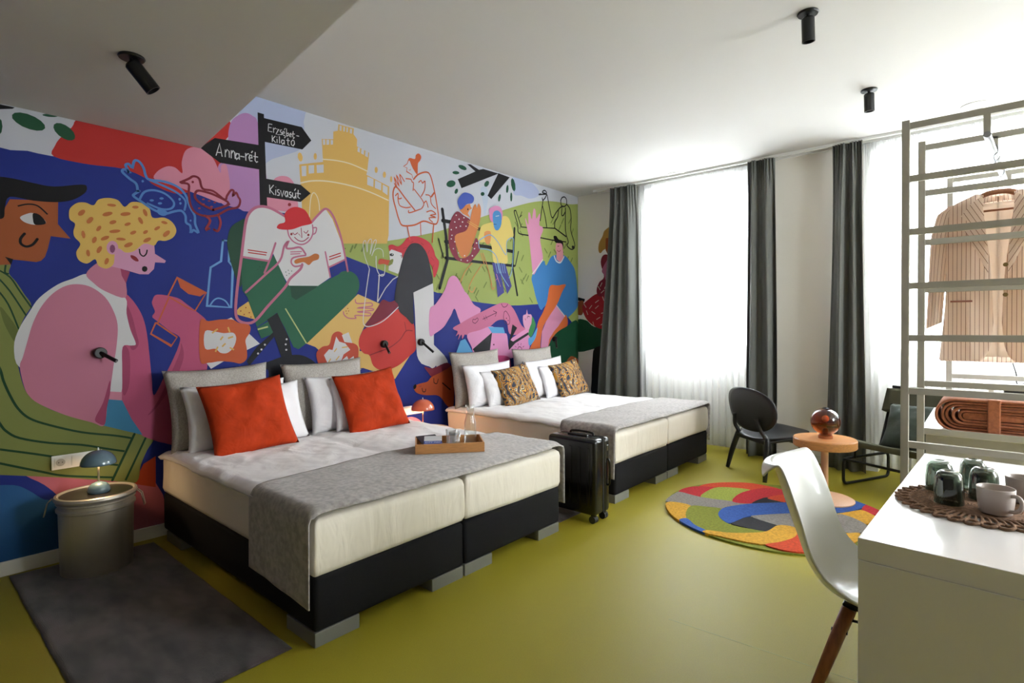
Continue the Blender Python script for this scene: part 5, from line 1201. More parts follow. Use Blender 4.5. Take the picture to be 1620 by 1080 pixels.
RUGP = [
('orange','-672,256 -644,411 -522,562 -352,657 -123,621 -214,471 -361,421 -556,334'),
('red','-738,12 -751,125 -700,252 -567,324 -560,192 -560,84 -543,-12 -647,-13'),
('lime','-543,-12 -572,151 -545,343 -407,434 -305,438 -322,302 -334,175 -315,41 -406,3'),
('grey','-734,-219 -745,-54 -727,21 -546,-3 -317,50 -172,92 -288,-110 -315,-193 -515,-260 -698,-282'),
('red','-315,41 -346,252 -310,433 -221,590 -74,632 94,681 136,486 -78,448 -141,309 -181,100'),
('black','-191,92 -162,292 -92,361 11,299 -18,222 -114,125'),
('orange','-141,309 -61,480 125,533 156,394 14,286 -58,279'),
('yellow','-652,-432 -686,-277 -524,-257 -480,-444 -432,-543 -453,-615 -544,-569'),
('olive','-468,-481 -519,-268 -429,-213 -318,-185 -290,-331 -192,-451 -70,-474 71,-436 14,-531 -123,-647 -242,-689 -359,-635'),
('blue','-458,-627 -434,-544 -334,-635 -243,-681 -238,-744 -347,-720'),
('black','-170,-432 -118,-255 -37,-218 100,-289 103,-397 64,-449 -73,-464'),
('grey','-100,-217 -44,-114 93,63 232,-198 177,-277 93,-282'),
('blue','-290,-331 -315,-193 -285,-82 -177,88 14,286 151,417 268,410 328,648 339,724 431,724 487,642 469,503 420,363 331,250 206,159 90,28 -42,-122 -121,-244 -162,-438 -210,-435'),
('red','471,455 487,631 559,589 612,501 546,365'),
('yellow','350,209 405,326 476,435 557,361 629,265 539,124 434,211'),
('grey','350,209 432,223 539,124 592,25 548,-72 471,-136 356,-51'),
('yellow','-236,-734 -234,-681 -106,-632 14,-531 73,-442 98,-282 181,-250 230,-301 237,-438 192,-578 131,-682 10,-721 -115,-728'),
('orange','131,-682 192,-578 237,-438 234,-298 308,-313 394,-442 420,-573 338,-665 263,-700 197,-705'),
('yellow','394,-442 308,-313 377,-157 474,-153 542,-96 544,-297 490,-464 419,-567'),
]
t = thing('round_rug', 'round multicoloured tufted rug with interlaced bands under the oak side table', 'rug', (RC[0], RC[1], 0))
N_ = 96; out = []
for i in range(N_):
    a = 2 * PI * i / N_; r = .762 + .008 * nz(math.cos(a) * 3, math.sin(a) * 3, 2); out.append((r * math.cos(a), r * math.sin(a)))
b = BM(); prism(b, out, 0, .0115); obj('rug_backing', b, mat('rug_olive', RCOL['olive'], 1, noise_amt=.15, nscale=60, bump=.8, bscale=300), t)
for k, (c, s) in enumerate(RUGP):
    P_ = [Vector((int(q.split(',')[0]) / 1000, int(q.split(',')[1]) / 1000)) for q in s.split()]
    P_ = catmull(P_, True, 4); Q = []
    for p in P_:
        if p.length > .768: p = p * (.768 / p.length)
        Q.append((p.x, p.y))
    b = BM(); prism(b, Q, .002, .0135 + k * .0004); obj('%s_band' % c if c != 'lime' else 'green_band', b, mat('rug_' + c, RCOL[c], 1, noise_amt=.18, nscale=70, bump=.8, bscale=300), t)

# ================================================================ TRAY, CARAFE, GLASSES, LEAFLETS on the bed
M_bamboo = mat('bamboo_wood', 'b9824e', .45, noise_amt=.12, nscale=18, stretch=(1, 12, 12))
ang = math.atan2(.775, .633); tc = Vector((1.555, 2.345)); TZ = .604
t = thing('wooden_tray', 'shallow bamboo tray lying on the grey throw of the nearer bed', 'tray', (tc.x, tc.y, TZ), ang)
w_, d_, h_ = .42, .26, .058
b = BM(); box(b, (-w_/2, -d_/2, 0), (w_/2, d_/2, .008)); obj('tray_bottom', b, M_bamboo, t)
for nme, lo, hi in (('side_board', (-w_/2, -d_/2, 0), (w_/2, -d_/2 + .010, h_)), ('side_board', (-w_/2, d_/2 - .010, 0), (w_/2, d_/2, h_)), ('end_board', (-w_/2, -d_/2 + .010, 0), (-w_/2 + .010, d_/2 - .010, h_)), ('end_board', (w_/2 - .010, -d_/2 + .010, 0), (w_/2, d_/2 - .010, h_))):
    b = BM(); box(b, lo, hi, .0015); obj(nme, b, M_bamboo, t)
def tray_pt(x, y, z=0): q = Matrix.Rotation(ang, 2) @ Vector((x, y)); return (tc.x + q.x, tc.y + q.y, TZ + z)
M_clear = glass('clear_glass', 'fbfdfd', ior=1.75)
def ribbed(name, prof, label, cat, loc, group=None, ribs=18):
    b = BM(); n = ribs * 4
    vs = [[b.verts.new((r * (1 + .035 * math.cos(ribs * 2 * PI * i / n)) * math.cos(2*PI*i/n), r * (1 + .035 * math.cos(ribs * 2 * PI * i / n)) * math.sin(2*PI*i/n), z)) for i in range(n)] for r, z in prof]
    for a_, b_ in zip(vs, vs[1:]):
        for i in range(n): b.faces.new((a_[i], a_[(i+1) % n], b_[(i+1) % n], b_[i]))
    b.faces.new(vs[0][::-1]); b.faces.new(vs[-1])
    o = obj(name, b, M_clear, smooth=True); o.location = loc; return tag(o, label, cat, group)
ribbed('carafe', [(.036, 0), (.038, .01), (.038, .10), (.036, .15), (.026, .19), (.025, .24), (.029, .262), (.0275, .262), (.0235, .24), (.0245, .19), (.034, .15), (.036, .10), (.036, .012)], 'tall ribbed clear glass carafe standing in the tray', 'carafe', tray_pt(.135, .01, .0085))
ribbed('water_glass', [(.03, 0), (.032, .01), (.036, .10), (.034, .10), (.030, .012)], 'ribbed clear drinking glass in the tray, nearer the carafe', 'glass', tray_pt(.035, -.02, .0085), 'clear glasses in the tray')
ribbed('water_glass', [(.03, 0), (.032, .01), (.036, .10), (.034, .10), (.030, .012)], 'ribbed clear drinking glass in the tray, behind the other one', 'glass', tray_pt(.02, .065, .0085), 'clear glasses in the tray')
def leaflet(x, y, z, w, d, rz, hexc, label, nm='leaflet'):
    b = BM(); box(b, (-w/2, -d/2, 0), (w/2, d/2, .004)); o = obj(nm, b, mat('paper_' + hexc, hexc, .4)); p = tray_pt(x, y, z); o.location = p; o.rotation_euler = (D(14), 0, ang + rz); return tag(o, label, 'leaflet', 'leaflets in the tray')
leaflet(-.12, .04, .046, .13, .15, .35, '2a2c38', 'dark printed leaflet at the bottom of the pile in the tray', 'dark_leaflet')
lf = leaflet(-.10, -.015, .058, .11, .11, -.05, 'dcdde0', 'white folded city map with a blue band lying on the dark leaflet in the tray', 'city_map')
b = BM(); box(b, (-.055, -.056, .0035), (.055, -.018, .0048)); bd = obj('blue_band', b, mat('map_blue', '3a56a8', .4), lf)
def text(body, size, m, parent, M, name='lettering'):
    cu = bpy.data.curves.new(name, 'FONT'); cu.body = body; cu.size = size; cu.align_x = 'CENTER'; cu.extrude = .0002
    o = link(bpy.data.objects.new(name, cu), parent); cu.materials.append(m); o.matrix_local = M
    bpy.context.view_layer.update(); me = bpy.data.meshes.new_from_object(o.evaluated_get(bpy.context.evaluated_depsgraph_get()))
    n = link(bpy.data.objects.new(name, me), parent); n.matrix_local = M; bpy.data.objects.remove(o); return n
text('CITY MAP', .022, M_plastic, lf, Matrix.Translation((0, -.045, .005)))

# ================================================================ SUITCASE
M_case = mat('black_glossy_shell', '070707', .25, coat=.15)
t = thing('suitcase', 'glossy black cabin suitcase on wheels standing between the two beds', 'suitcase', (1.885, 3.31, 0))
z0, z1 = .055, .585
for (ya, yb) in ((-.105, .012), (.020, .095)):
    b = BM(); box(b, (-.205, ya, z0), (.205, yb, z1), .028, 4); obj('shell_half', b, M_case, t, 'auto')
for k in range(5):
    b = BM(); x = -.15 + k * .075; box(b, (x - .012, -.109, z0 + .06), (x + .012, -.100, z1 - .06), .004); obj('rib', b, M_case, t, 'auto')
b = BM(); box(b, (-.2, .008, z0 + .004), (.2, .024, z1 - .004), .006); obj('zip_band', b, mat('zip_tape', '1a1a1c', .6), t)
b = BM(); tube(b, catmull([(-.10, .04, z1 - .004), (-.09, .04, z1 + .016), (0, .04, z1 + .022), (.09, .04, z1 + .016), (.10, .04, z1 - .004)], k=4), .008, 8); obj('top_handle', b, M_case, t, True)
b = BM(); box(b, (-.085, -.02, z1 - .004), (.085, .0, z1 + .010), .005); obj('telescopic_handle', b, M_case, t)
b = BM(); tube(b, catmull([(.203, .055, .43), (.222, .055, .42), (.226, .055, .34), (.222, .055, .26), (.203, .055, .25)], k=4), .007, 8); obj('side_handle', b, M_case, t, True)
b = BM(); box(b, (.204, .045, .49), (.209, .065, .53), .002); obj('lock', b, mat('lock_chrome', '8d8f94', .25, metal=1), t)
for sx in (-1, 1):
    for sy in (-.07, .06):
        b = BM(); cyl(b, (sx * .17, sy, .045), (sx * .17, sy, .07), .02); box(b, (sx * .17 - .012, sy - .014, .03), (sx * .17 + .012, sy + .014, .055), .003); h = obj('wheel_fork', b, M_case, t)
        for dy in (-.012, .012):
            b = BM(); cyl(b, (sx * .17, sy + dy - .009, .026), (sx * .17, sy + dy + .009, .026), .026, n=28); obj('wheel', b, mat('rubber', '1c1c1d', .6), h, 'auto')
# ================================================================ BLACK SHELL CHAIR
M_blk = mat('black_stained_veneer', '1b1c20', .42, noise_amt=.1, nscale=40, stretch=(1, 1, 8))
t = thing('shell_chair', 'black low chair with round plywood shell back beside the first window', 'chair', (2.583, 5.40, 0), -math.atan2(.61, .79))
# local: +y = front, x across
def shell(w_, d_, fn, name, par, m, th=.012):
    b = BM(); n = 20
    vs = {}
    rings = [[b.verts.new(fn(0, 0))]]
    for k in range(1, 8):
        r = k / 7; rings.append([b.verts.new(fn(r * math.copysign(abs(math.cos(a)) ** .86, math.cos(a)), r * math.copysign(abs(math.sin(a)) ** .86, math.sin(a)))) for a in [2 * PI * i / 48 for i in range(48)]])
    for a_, b_ in zip(rings, rings[1:]):
        for i in range(48):
            j = (i + 1) % 48
            b.faces.new((a_[0], b_[i], b_[j]) if len(a_) == 1 else (a_[i], a_[j], b_[j], b_[i]))
    o = obj(name, b, m, par, True); solid(o, th); return o
shell(.5, .4, lambda u, v: (.345 * u * (1 + .05 * v) + .02, -.225 + .045 * (u * u) - .028 * v, .605 + .198 * v), 'backrest', t, M_blk)
shell(.5, .45, lambda u, v: (.31 * u, .055 + .265 * v, .365 + .035 * v + .03 * u * u - .03 * max(0, v - .6) ** 1.0 + .012 * v * v), 'seat', t, M_blk)
for s in (-1, 1):
    b = BM(); tube(b, catmull([(s * .278, -.235, 0), (s * .25, -.20, .18), (s * .215, -.165, .335), (s * .20, -.17, .37), (s * .19, -.215, .44), (s * .16, -.236, .54)], k=4), [.017 + .009 * math.sin(PI * min(1, k / 14)) for k in range(21)], 10); obj('rear_leg', b, M_blk, t, True)
    b = BM(); tube(b, catmull([(s * .275, .235, 0), (s * .25, .20, .18), (s * .215, .15, .325), (s * .19, .08, .345), (s * .19, -.17, .325)], k=4), [.015 + .010 * math.sin(PI * min(1, k / 16)) for k in range(17)], 10); obj('front_leg', b, M_blk, t, True)
b = BM(); box(b, (-.20, -.19, .31), (.20, -.15, .345), .008); obj('rear_rail', b, M_blk, t)
b = BM(); box(b, (-.20, .12, .305), (.20, .155, .338), .008); obj('front_rail', b, M_blk, t)

# ================================================================ OAK SIDE TABLE + AMBER GLOBE
M_oak = mat('oak_veneer', 'd99a62', .38, noise_amt=.10, nscale=14, stretch=(1, 9, 9), coat=.2)
M_oakl = mat('pale_beech', 'dcae8c', .45, noise_amt=.06, nscale=14, stretch=(9, 9, 1))
t = thing('side_table', 'round oak pedestal side table standing on the multicoloured rug', 'side table', (3.17, 4.80, .014))
b = BM(); lathe(b, [(0, 0), (.20, 0), (.205, .006), (.205, .014), (.19, .022), (.05, .03), (0, .03)], 56); obj('pedestal_base', b, M_oakl, t, 'auto')
b = BM(); cyl(b, (0, 0, .028), (0, 0, .415), .026, n=28); obj('column', b, M_oakl, t, 'auto')
b = BM(); lathe(b, [(0, .414), (.212, .414), (.22, .422), (.22, .474), (.214, .482), (0, .482)], 72); obj('table_top', b, M_oak, t, 'auto')
t = thing('globe_lamp', 'amber glass globe lamp on the round oak side table', 'table lamp', (3.175, 4.80, .496))
M_amber = glass('amber_glass', 'cf8436', ior=1.6)
b = BM(); lathe(b, [(0, 0), (.052, 0), (.052, .022), (.045, .026), (0, .026)], 36); obj('lamp_base', b, mat('copper_base', 'b27a58', .3, metal=.7), t, 'auto')
b = BM(); R = .104; lathe(b, [(R * math.sin(a), .024 + R - R * math.cos(a)) for a in [.32 + (PI - .5) * k / 22 for k in range(23)]], 48); obj('glass_globe', b, M_amber, t, True)
b = BM(); lathe(b, [(0, .222), (.024, .224), (.027, .231), (.012, .238), (0, .239)], 28); obj('cap', b, M_black, t, 'auto')
b = BM(); lathe(b, [(0, .03), (.02, .03), (.02, .06), (.012, .075), (0, .076)], 20); lathe(b, [(0, .10), (.075, .102), (.077, .108), (0, .112)], 36); obj('inner_reflector', b, mat('brown_amber', '5c2f10', .3, metal=.3), t, 'auto')
b = BM(); bmesh.ops.create_uvsphere(b, u_segments=16, v_segments=10, radius=.026, matrix=Matrix.Translation((0, 0, .15))); obj('bulb', b, mat('frosted_bulb', 'e8c89a', .4), t, True)

# ================================================================ LOUNGE CHAIR (olive sling, black tube frame) + CUSHION
M_olive = mat('dark_olive_canvas', '4a4a36', .85, bump=.3, bscale=500)
t = thing('lounge_chair', 'low lounge chair with olive fabric sling and black tube frame beside the second window', 'chair', (3.195, 5.40, 0), -D(25.5))
LW, LD = .72, .60     # local x: across (left side at 0), local y: towards the back
def rt(pts, r=.035):
    out = []
    for i, p in enumerate(pts):
        p = Vector(p)
        if i in (0, len(pts) - 1): out.append(p); continue
        a = (Vector(pts[i-1]) - p).normalized() * r; c = (Vector(pts[i+1]) - p).normalized() * r
        for k in range(6):
            q = k / 5; out.append((p + a) * (1 - q) ** 2 + p * 2 * q * (1 - q) + (p + c) * q * q)
    return out
for x in (.0, LW):
    b = BM(); tube(b, rt([(x, .3, .225), (x, 0, .225), (x, 0, .012), (x, LD, .012), (x, LD, .225), (x, .3, .225)], .05), .0125, 10, cap=False); obj('sled_leg', b, M_black, t, True)
    b = BM(); xx = x + (.02 if x < .1 else -.02); tube(b, rt([(xx, -.03, .375), (xx, .04, .365), (xx, .45, .27), (xx, .64, .80)], .07), .012, 10); obj('side_rail', b, M_black, t, True)
    b = BM(); tube(b, [(xx, .12, .225), (xx, .12, .345)], .010, 8); obj('seat_strut', b, M_black, t, True)
for y, z in ((.0, .225), (LD, .225)):
    b = BM(); tube(b, [(.0, y, z), (LW, y, z)], .011, 10); obj('crossbar', b, M_black, t, True)
b = BM(); tube(b, [(.01, .648, .815), (LW - .01, .648, .815)], .013, 10); obj('top_rail', b, M_black, t, True)
def sling(u, v):
    P_ = [(-.045, .352), (-.05, .385), (-.02, .392), (.20, .345), (.42, .285), (.48, .31), (.54, .48), (.61, .70), (.635, .79)]
    c = catmull([Vector((a, b_, 0)) for a, b_ in P_], k=4); i = v * (len(c) - 1); k = min(int(i), len(c) - 2); p = c[k].lerp(c[k+1], i - k)
    return (.03 + (LW - .06) * u, p.x + .01 * math.sin(PI * u), p.y - .018 * math.sin(PI * u) * math.sin(PI * v) + .012)
b = BM(); grid(b, sling, 14, 48); o = obj('sling_seat', b, M_olive, t, True); solid(o, .024)
b = BM(); grid(b, lambda u, v: (-.01 + (LW + .02) * u, .545 + .075 * v - .02 * math.sin(PI * u), .60 + .195 * v), 12, 8); o = obj('head_pad', b, M_olive, t, True); solid(o, .05)
cp = Matrix.Translation((3.195, 5.40, 0)) @ Matrix.Rotation(-D(25.5), 4, 'Z') @ Vector((.37, .30, .345))
pillow('green_cushion', .52, .42, .15, mat('dark_green_velvet', '39443a', .9, noise_amt=.1, nscale=50, bump=.3, bscale=200, sheen=.2), cp, D(-115.5), D(30), D(4), 'dark green velvet cushion leaning in the lounge chair', 'cushion', None, 20)

# ================================================================ WHITE DESK + CHAIR
t = thing('desk', 'white desk at the right edge carrying mugs and upturned glasses', 'desk', (3.83, 1.89, 0), -D(2.3))
DW, DL = .75, 1.47
b = BM(); box(b, (0, .004, .676), (DW, DL - .004, .74), .002); obj('desk_top', b, M_white, t)
b = BM(); box(b, (.002, .0, 0), (DW, .055, .6755), .0015); obj('end_panel', b, M_white, t)
b = BM(); box(b, (.002, DL - .055, 0), (DW, DL, .6755), .0015); obj('end_panel', b, M_white, t)
b = BM(); box(b, (DW - .03, .055, .25), (DW - .01, DL - .055, .6755)); obj('back_panel', b, M_white, t)
M_shell = mat('white_moulded_plastic', 'dcdcd8', .28, coat=.25)
t = thing('desk_chair', 'white moulded plastic chair with wooden legs pushed under the desk', 'chair', (3.77, 2.22, 0), 0)
# local: +x = front (towards the desk), y across
SP = [(-.285, .862), (-.262, .872), (-.240, .852), (-.205, .75), (-.165, .64), (-.120, .53), (-.06, .462), (.03, .437), (.13, .438), (.21, .445), (.245, .43)]
SPc = catmull([Vector((a, b_, 0)) for a, b_ in SP], k=6)
def seat(u, v):
    i = v * (len(SPc) - 1); k = min(int(i), len(SPc) - 2); p = SPc[k].lerp(SPc[k+1], i - k)
    s = 2 * u - 1; hw = .205 - .055 * max(0, 1 - v * 3.2) ** 1.3 + .015 * math.sin(PI * v)
    if v > .9: hw -= .05 * ((v - .9) / .1) ** 2
    cup = abs(s) ** 2.4
    rise = (.015 + .065 * math.exp(-((v - .55) / .22) ** 2)) * cup; fwd = (.055 * math.exp(-((v - .28) / .25) ** 2) + .012) * cup
    top = 1 if v < .12 else 0
    lower = .05 * s * s * max(0, 1 - v / .16)
    return (p.x + fwd, hw * s, p.y + rise - lower)
b = BM(); grid(b, seat, 30, 60); o = obj('seat_shell', b, M_shell, t, True); solid(o, .009); subsurf(o)
M_leg = mat('oiled_beech_leg', '8a5230', .4, noise_amt=.2, nscale=14, stretch=(6, 6, 1))
for sx in (-1, 1):
    for sy in (-1, 1):
        b = BM(); a = Vector((sx * .085 + .085, sy * .095, .415)); e = Vector((sx * .195 + .065, sy * .20, 0)); tube(b, [a, a.lerp(e, .3), e], [.021, .021, .013], 16); l = obj('leg', b, M_leg, t, True)
        b = BM(); p = a.lerp(e, .18); cyl(b, p + Vector((-.024, 0, 0)), p + Vector((.024, 0, 0)), .006, n=10); obj('bolt', b, M_black, l)
b = BM()
for s in (-1, 1): tube(b, [(s * .10 + .085, .10 * s, .38), (.085, 0, .34), (-s * .10 + .085, -.10 * s, .38)], .005, 8)
for s in (-1, 1): tube(b, [(-s * .10 + .085, .10 * s, .38), (.085, 0, .34), (s * .10 + .085, -.10 * s, .38)], .005, 8)
obj('wire_brace', b, M_black, t, True)
b = BM(); box(b, (-.02, -.09, .41), (.18, .09, .428), .004); obj('mounting_plate', b, M_black, t)

# ================================================================ JUTE MAT, GLASSES, MUGS
M_jute = mat('brown_jute', '8a6850', .9, noise_amt=.3, nscale=90, bump=1, bscale=500)
mc = (4.105, 2.475, .7405); RM = .245
t = thing('jute_placemat', 'round brown braided jute placemat on the white desk under the glasses', 'placemat', mc)
b = BM(); sp = [( (.012 + .135 * k / 420) * math.cos(k * .25), (.012 + .135 * k / 420) * math.sin(k * .25), .004) for k in range(420)]; tube(b, sp, .0042, 6); obj('braided_centre', b, M_jute, t, True)
b = BM()
for k in range(64):
    a = 2 * PI * k / 64; r0, r1 = .140, .205; d = .028
    pts = [(r0 * math.cos(a), r0 * math.sin(a), .004), (.172 * math.cos(a + d), .172 * math.sin(a + d), .007), (r1 * math.cos(a + .02), r1 * math.sin(a + .02), .004)]
    tube(b, catmull(pts, k=3), .0046, 6)
obj('radial_cords', b, M_jute, t, True)['kind'] = 'stuff'
src = None
for k in range(34):
    a = 2 * PI * k / 34
    if src is None:
        b = BM(); n = 16; tube(b, [(.219 + .022 * math.cos(2*PI*i/n), .019 * math.sin(2*PI*i/n), .005 + .002 * math.sin(4*PI*i/n)) for i in range(n)], .0052, 6, closed=True); src = obj('rim_loop', b, M_jute, t, True); o = src
    else: o = src.copy(); COL.objects.link(o); o.parent = t
    o.rotation_euler = (0, 0, a)
GZ = .7502
M_smoke = glass('smoky_green_glass', 'a3aca2', ior=1.7)
def tumbler(x, y, label):
    t = thing('upturned_glass', label, 'glass', (x, y, GZ), 0, 'smoky green glasses on the placemat')
    b = BM(); pr = [(.043, 0), (.0432, .003), (.0425, .05), (.040, .085), (.034, .104), (.026, .111), (.018, .112), (.014, .109), (0, .108)]
    inn = [(0, .096), (.026, .096), (.034, .088), (.0365, .07), (.0395, .003), (.041, 0), (.043, 0)]
    lathe(b, pr, 40); lathe(b, inn, 40); obj('glass_body', b, M_smoke, t, True); return t
for x, y, l in ((3.985, 2.60, 'smoky green glass upside down, leftmost of the four and behind the front one'), (4.020, 2.435, 'smoky green glass upside down at the front of the group, left of the mug'),
                (4.082, 2.70, 'smoky green glass upside down at the back of the group, farthest from the camera'), (4.112, 2.565, 'smoky green glass upside down, directly behind the front mug')): tumbler(x, y, l)
M_mug = mat('beige_glazed_stoneware', 'b9ada8', .35, coat=.2)
M_mugi = mat('mug_inside', '9b918c', .4)
def mug(x, y, z, rz, label):
    t = thing('mug', label, 'mug', (x, y, z), rz, 'beige mugs on the desk')
    b = BM(); lathe(b, [(0, 0), (.040, 0), (.0435, .004), (.048, .04), (.0505, .082), (.0497, .085), (.0475, .082), (.045, .04), (.040, .008), (0, .007)], 44); obj('mug_body', b, M_mug, t, True)
    b = BM(); tube(b, catmull([(.047, 0, .068), (.066, 0, .071), (.078, 0, .058), (.076, 0, .036), (.062, 0, .022), (.044, 0, .018)], k=4), .0062, 10); obj('handle', b, M_mug, t, True); return t
mug(4.142, 2.40, GZ, -D(38), 'beige stoneware mug at the front edge of the placemat')
mug(4.218, 2.62, GZ, D(100), 'beige stoneware mug behind the front mug, cut by the right edge')

# ================================================================ CLOTHES RACK
M_rack = mat('greige_painted_wood', 'a9a59a', .5, noise_amt=.03, nscale=20)
RX = lambda y: 3.782 + .075 * (y - 3.45)
t = thing('clothes_rack', 'tall greige wooden open wardrobe rack with ladder bars behind the desk', 'clothes rack', (RX(3.45), 3.45, 0))
o0 = Vector((RX(3.45), 3.45, 0)); BW = .034; XR = .92
def rbox(name, lo, hi, m=M_rack, bev=.002, par=None):
    b = BM(); box(b, tuple(Vector(lo) - o0), tuple(Vector(hi) - o0), bev); return obj(name, b, m, par or t)
fr = [(3.45, [2.385, 2.117, 1.846, 1.570, 1.303, 1.032, .756]), (3.90, [2.378, 2.120, 1.840, 1.570, 1.036, .765]), (5.00, [2.398, 1.005, .765])]
for y, zs in fr:
    x0 = RX(y)
    rbox('post', (x0, y, 0), (x0 + BW, y + BW, 2.415)); rbox('post', (x0 + XR, y, 0), (x0 + XR + BW, y + BW, 2.415))
    for z in zs: rbox('ladder_bar', (x0 + BW - .001, y + .004, z - .0165), (x0 + XR + .001, y + .028, z + .0165), bev=.0015)
rbox('shelf', (3.83, 3.93, .742), (4.72, 5.03, .766), M_white)
rbox('drawer_box', (3.852, 3.97, .42), (4.70, 4.50, .741), M_rack)
for y in (3.45, 3.90): rbox('rail_bracket', (4.10 + .07 * (y - 3.45), y + .004, 2.275), (4.128 + .07 * (y - 3.45), y + .03, 2.375), M_rack)
rbox('rail_bracket', (4.21, 5.004, 2.275), (4.24, 5.03, 2.385), M_rack)
b = BM(); cyl(b, Vector((4.114, 3.45, 2.272)) - o0, Vector((4.228, 5.03, 2.272)) - o0, .015, n=18); obj('hanging_rail', b, mat('chrome_tube', '8f9294', .35, metal=.8), t, 'auto')
for y in (3.75, 3.88):
    b = BM(); cx = 4.114 + .072 * (y - 3.45); c0 = Vector((cx, y, 2.272)) - o0; tube(b, catmull([c0 + Vector(q) for q in ((-.03, 0, -.012), (-.018, 0, .016), (0, 0, .022), (.018, 0, .012), (.02, 0, -.02), (.004, 0, -.04), (.012, 0, -.075), (-.008, 0, -.09))], k=3), .0026, 6); obj('hook', b, mat('chrome_tube', 'c4c6c8'), t, True)

# ---- hanger + jacket (hangs from the rail)
JY = 4.03; JX = 4.162
M_wood = mat('reddish_hanger_wood', 'a06a4c', .4, noise_amt=.12, nscale=14)
t = thing('coat_hanger', 'reddish wooden coat hanger on the rail holding the striped jacket', 'hanger', (JX, JY, 2.07))
b = BM(); tube(b, catmull([(-.18, 0, -.07), (-.13, .0, -.025), (-.06, 0, .02), (0, 0, .03), (.06, 0, .02), (.13, 0, -.025), (.18, 0, -.07)], k=4), [.008, .011, .013, .015, .016, .016, .016, .015, .014, .014, .014, .014, .014, .014, .014, .015, .016, .016, .016, .015, .014, .013, .012, .010, .008], 12); obj('shoulder_bar', b, M_wood, t, True)
b = BM(); tube(b, [(-.17, 0, -.07), (.17, 0, -.07)], .006, 10); obj('trouser_bar', b, M_wood, t, True)
b = BM(); tube(b, catmull([(0, 0, .03), (0, 0, .09), (.022, 0, .125), (.02, 0, .165), (-.005, 0, .19), (-.028, 0, .172)], k=4), .0025, 8); obj('hook', b, mat('chrome_tube', 'c4c6c8'), t, True)
def pinstripe(name, base, line):
    m = bpy.data.materials.new(name); m.use_nodes = True; nt = m.node_tree; b = nt.nodes['Principled BSDF']; b.inputs['Roughness'].default_value = .9
    uv = nt.nodes.new('ShaderNodeUVMap'); sp = nt.nodes.new('ShaderNodeSeparateXYZ'); nt.links.new(uv.outputs[0], sp.inputs[0])
    md = nt.nodes.new('ShaderNodeMath'); md.operation = 'PINGPONG'; md.inputs[1].default_value = .0095; nt.links.new(sp.outputs[0], md.inputs[0])
    lt = nt.nodes.new('ShaderNodeMath'); lt.operation = 'LESS_THAN'; lt.inputs[1].default_value = .0010; nt.links.new(md.outputs[0], lt.inputs[0])
    mx = nt.nodes.new('ShaderNodeMix'); mx.data_type = 'RGBA'; mx.inputs[6].default_value = lin(base); mx.inputs[7].default_value = lin(line)
    nt.links.new(lt.outputs[0], mx.inputs[0]); nt.links.new(mx.outputs[2], b.inputs['Base Color'])
    tr = nt.nodes.new('ShaderNodeBsdfTranslucent'); nt.links.new(mx.outputs[2], tr.inputs[0]); ms = nt.nodes.new('ShaderNodeMixShader'); ms.inputs[0].default_value = .65
    nt.links.new(b.outputs[0], ms.inputs[1]); nt.links.new(tr.outputs[0], ms.inputs[2]); nt.links.new(ms.outputs[0], nt.nodes['Material Output'].inputs[0]); return m
M_pin = pinstripe('blush_pinstripe_linen', 'f6eae0', '8a6552'); M_line = pinstripe('cream_lining', 'faf6f0', 'faf6f0')
t = thing('striped_jacket', 'blush pink pinstriped linen jacket hanging open on the rack', 'jacket', (JX, JY, 1.17))
def panel(name, rows, y0, bulge, m=M_pin, par=t, fold=.006, th=.004, seed=0, slant=0):
    """rows: (z, x_left, x_right) from the top; local to the jacket (x mirrored by caller)"""
    def at(v):
        i = v * (len(rows) - 1); k = min(int(i), len(rows) - 2); f = i - k; return [rows[k][q] * (1 - f) + rows[k+1][q] * f for q in range(3)]
    def fn(u, v):
        z, a, c = at(v); x = a + (c - a) * u
        y = y0 - bulge * math.sin(PI * u) ** .7 * (.5 + .5 * math.sin(PI * min(1, v * 1.4 + .1))) + fold * nz(x * 14 + seed, z * 3.5) * 2
        return (x, y, z)
    b = BM(); grid(b, fn, 16, 26, lambda u, v: (at(v)[1] + (at(v)[2] - at(v)[1]) * u + slant * at(v)[0], at(v)[0])); o = obj(name, b, m, par, True); solid(o, th); return o
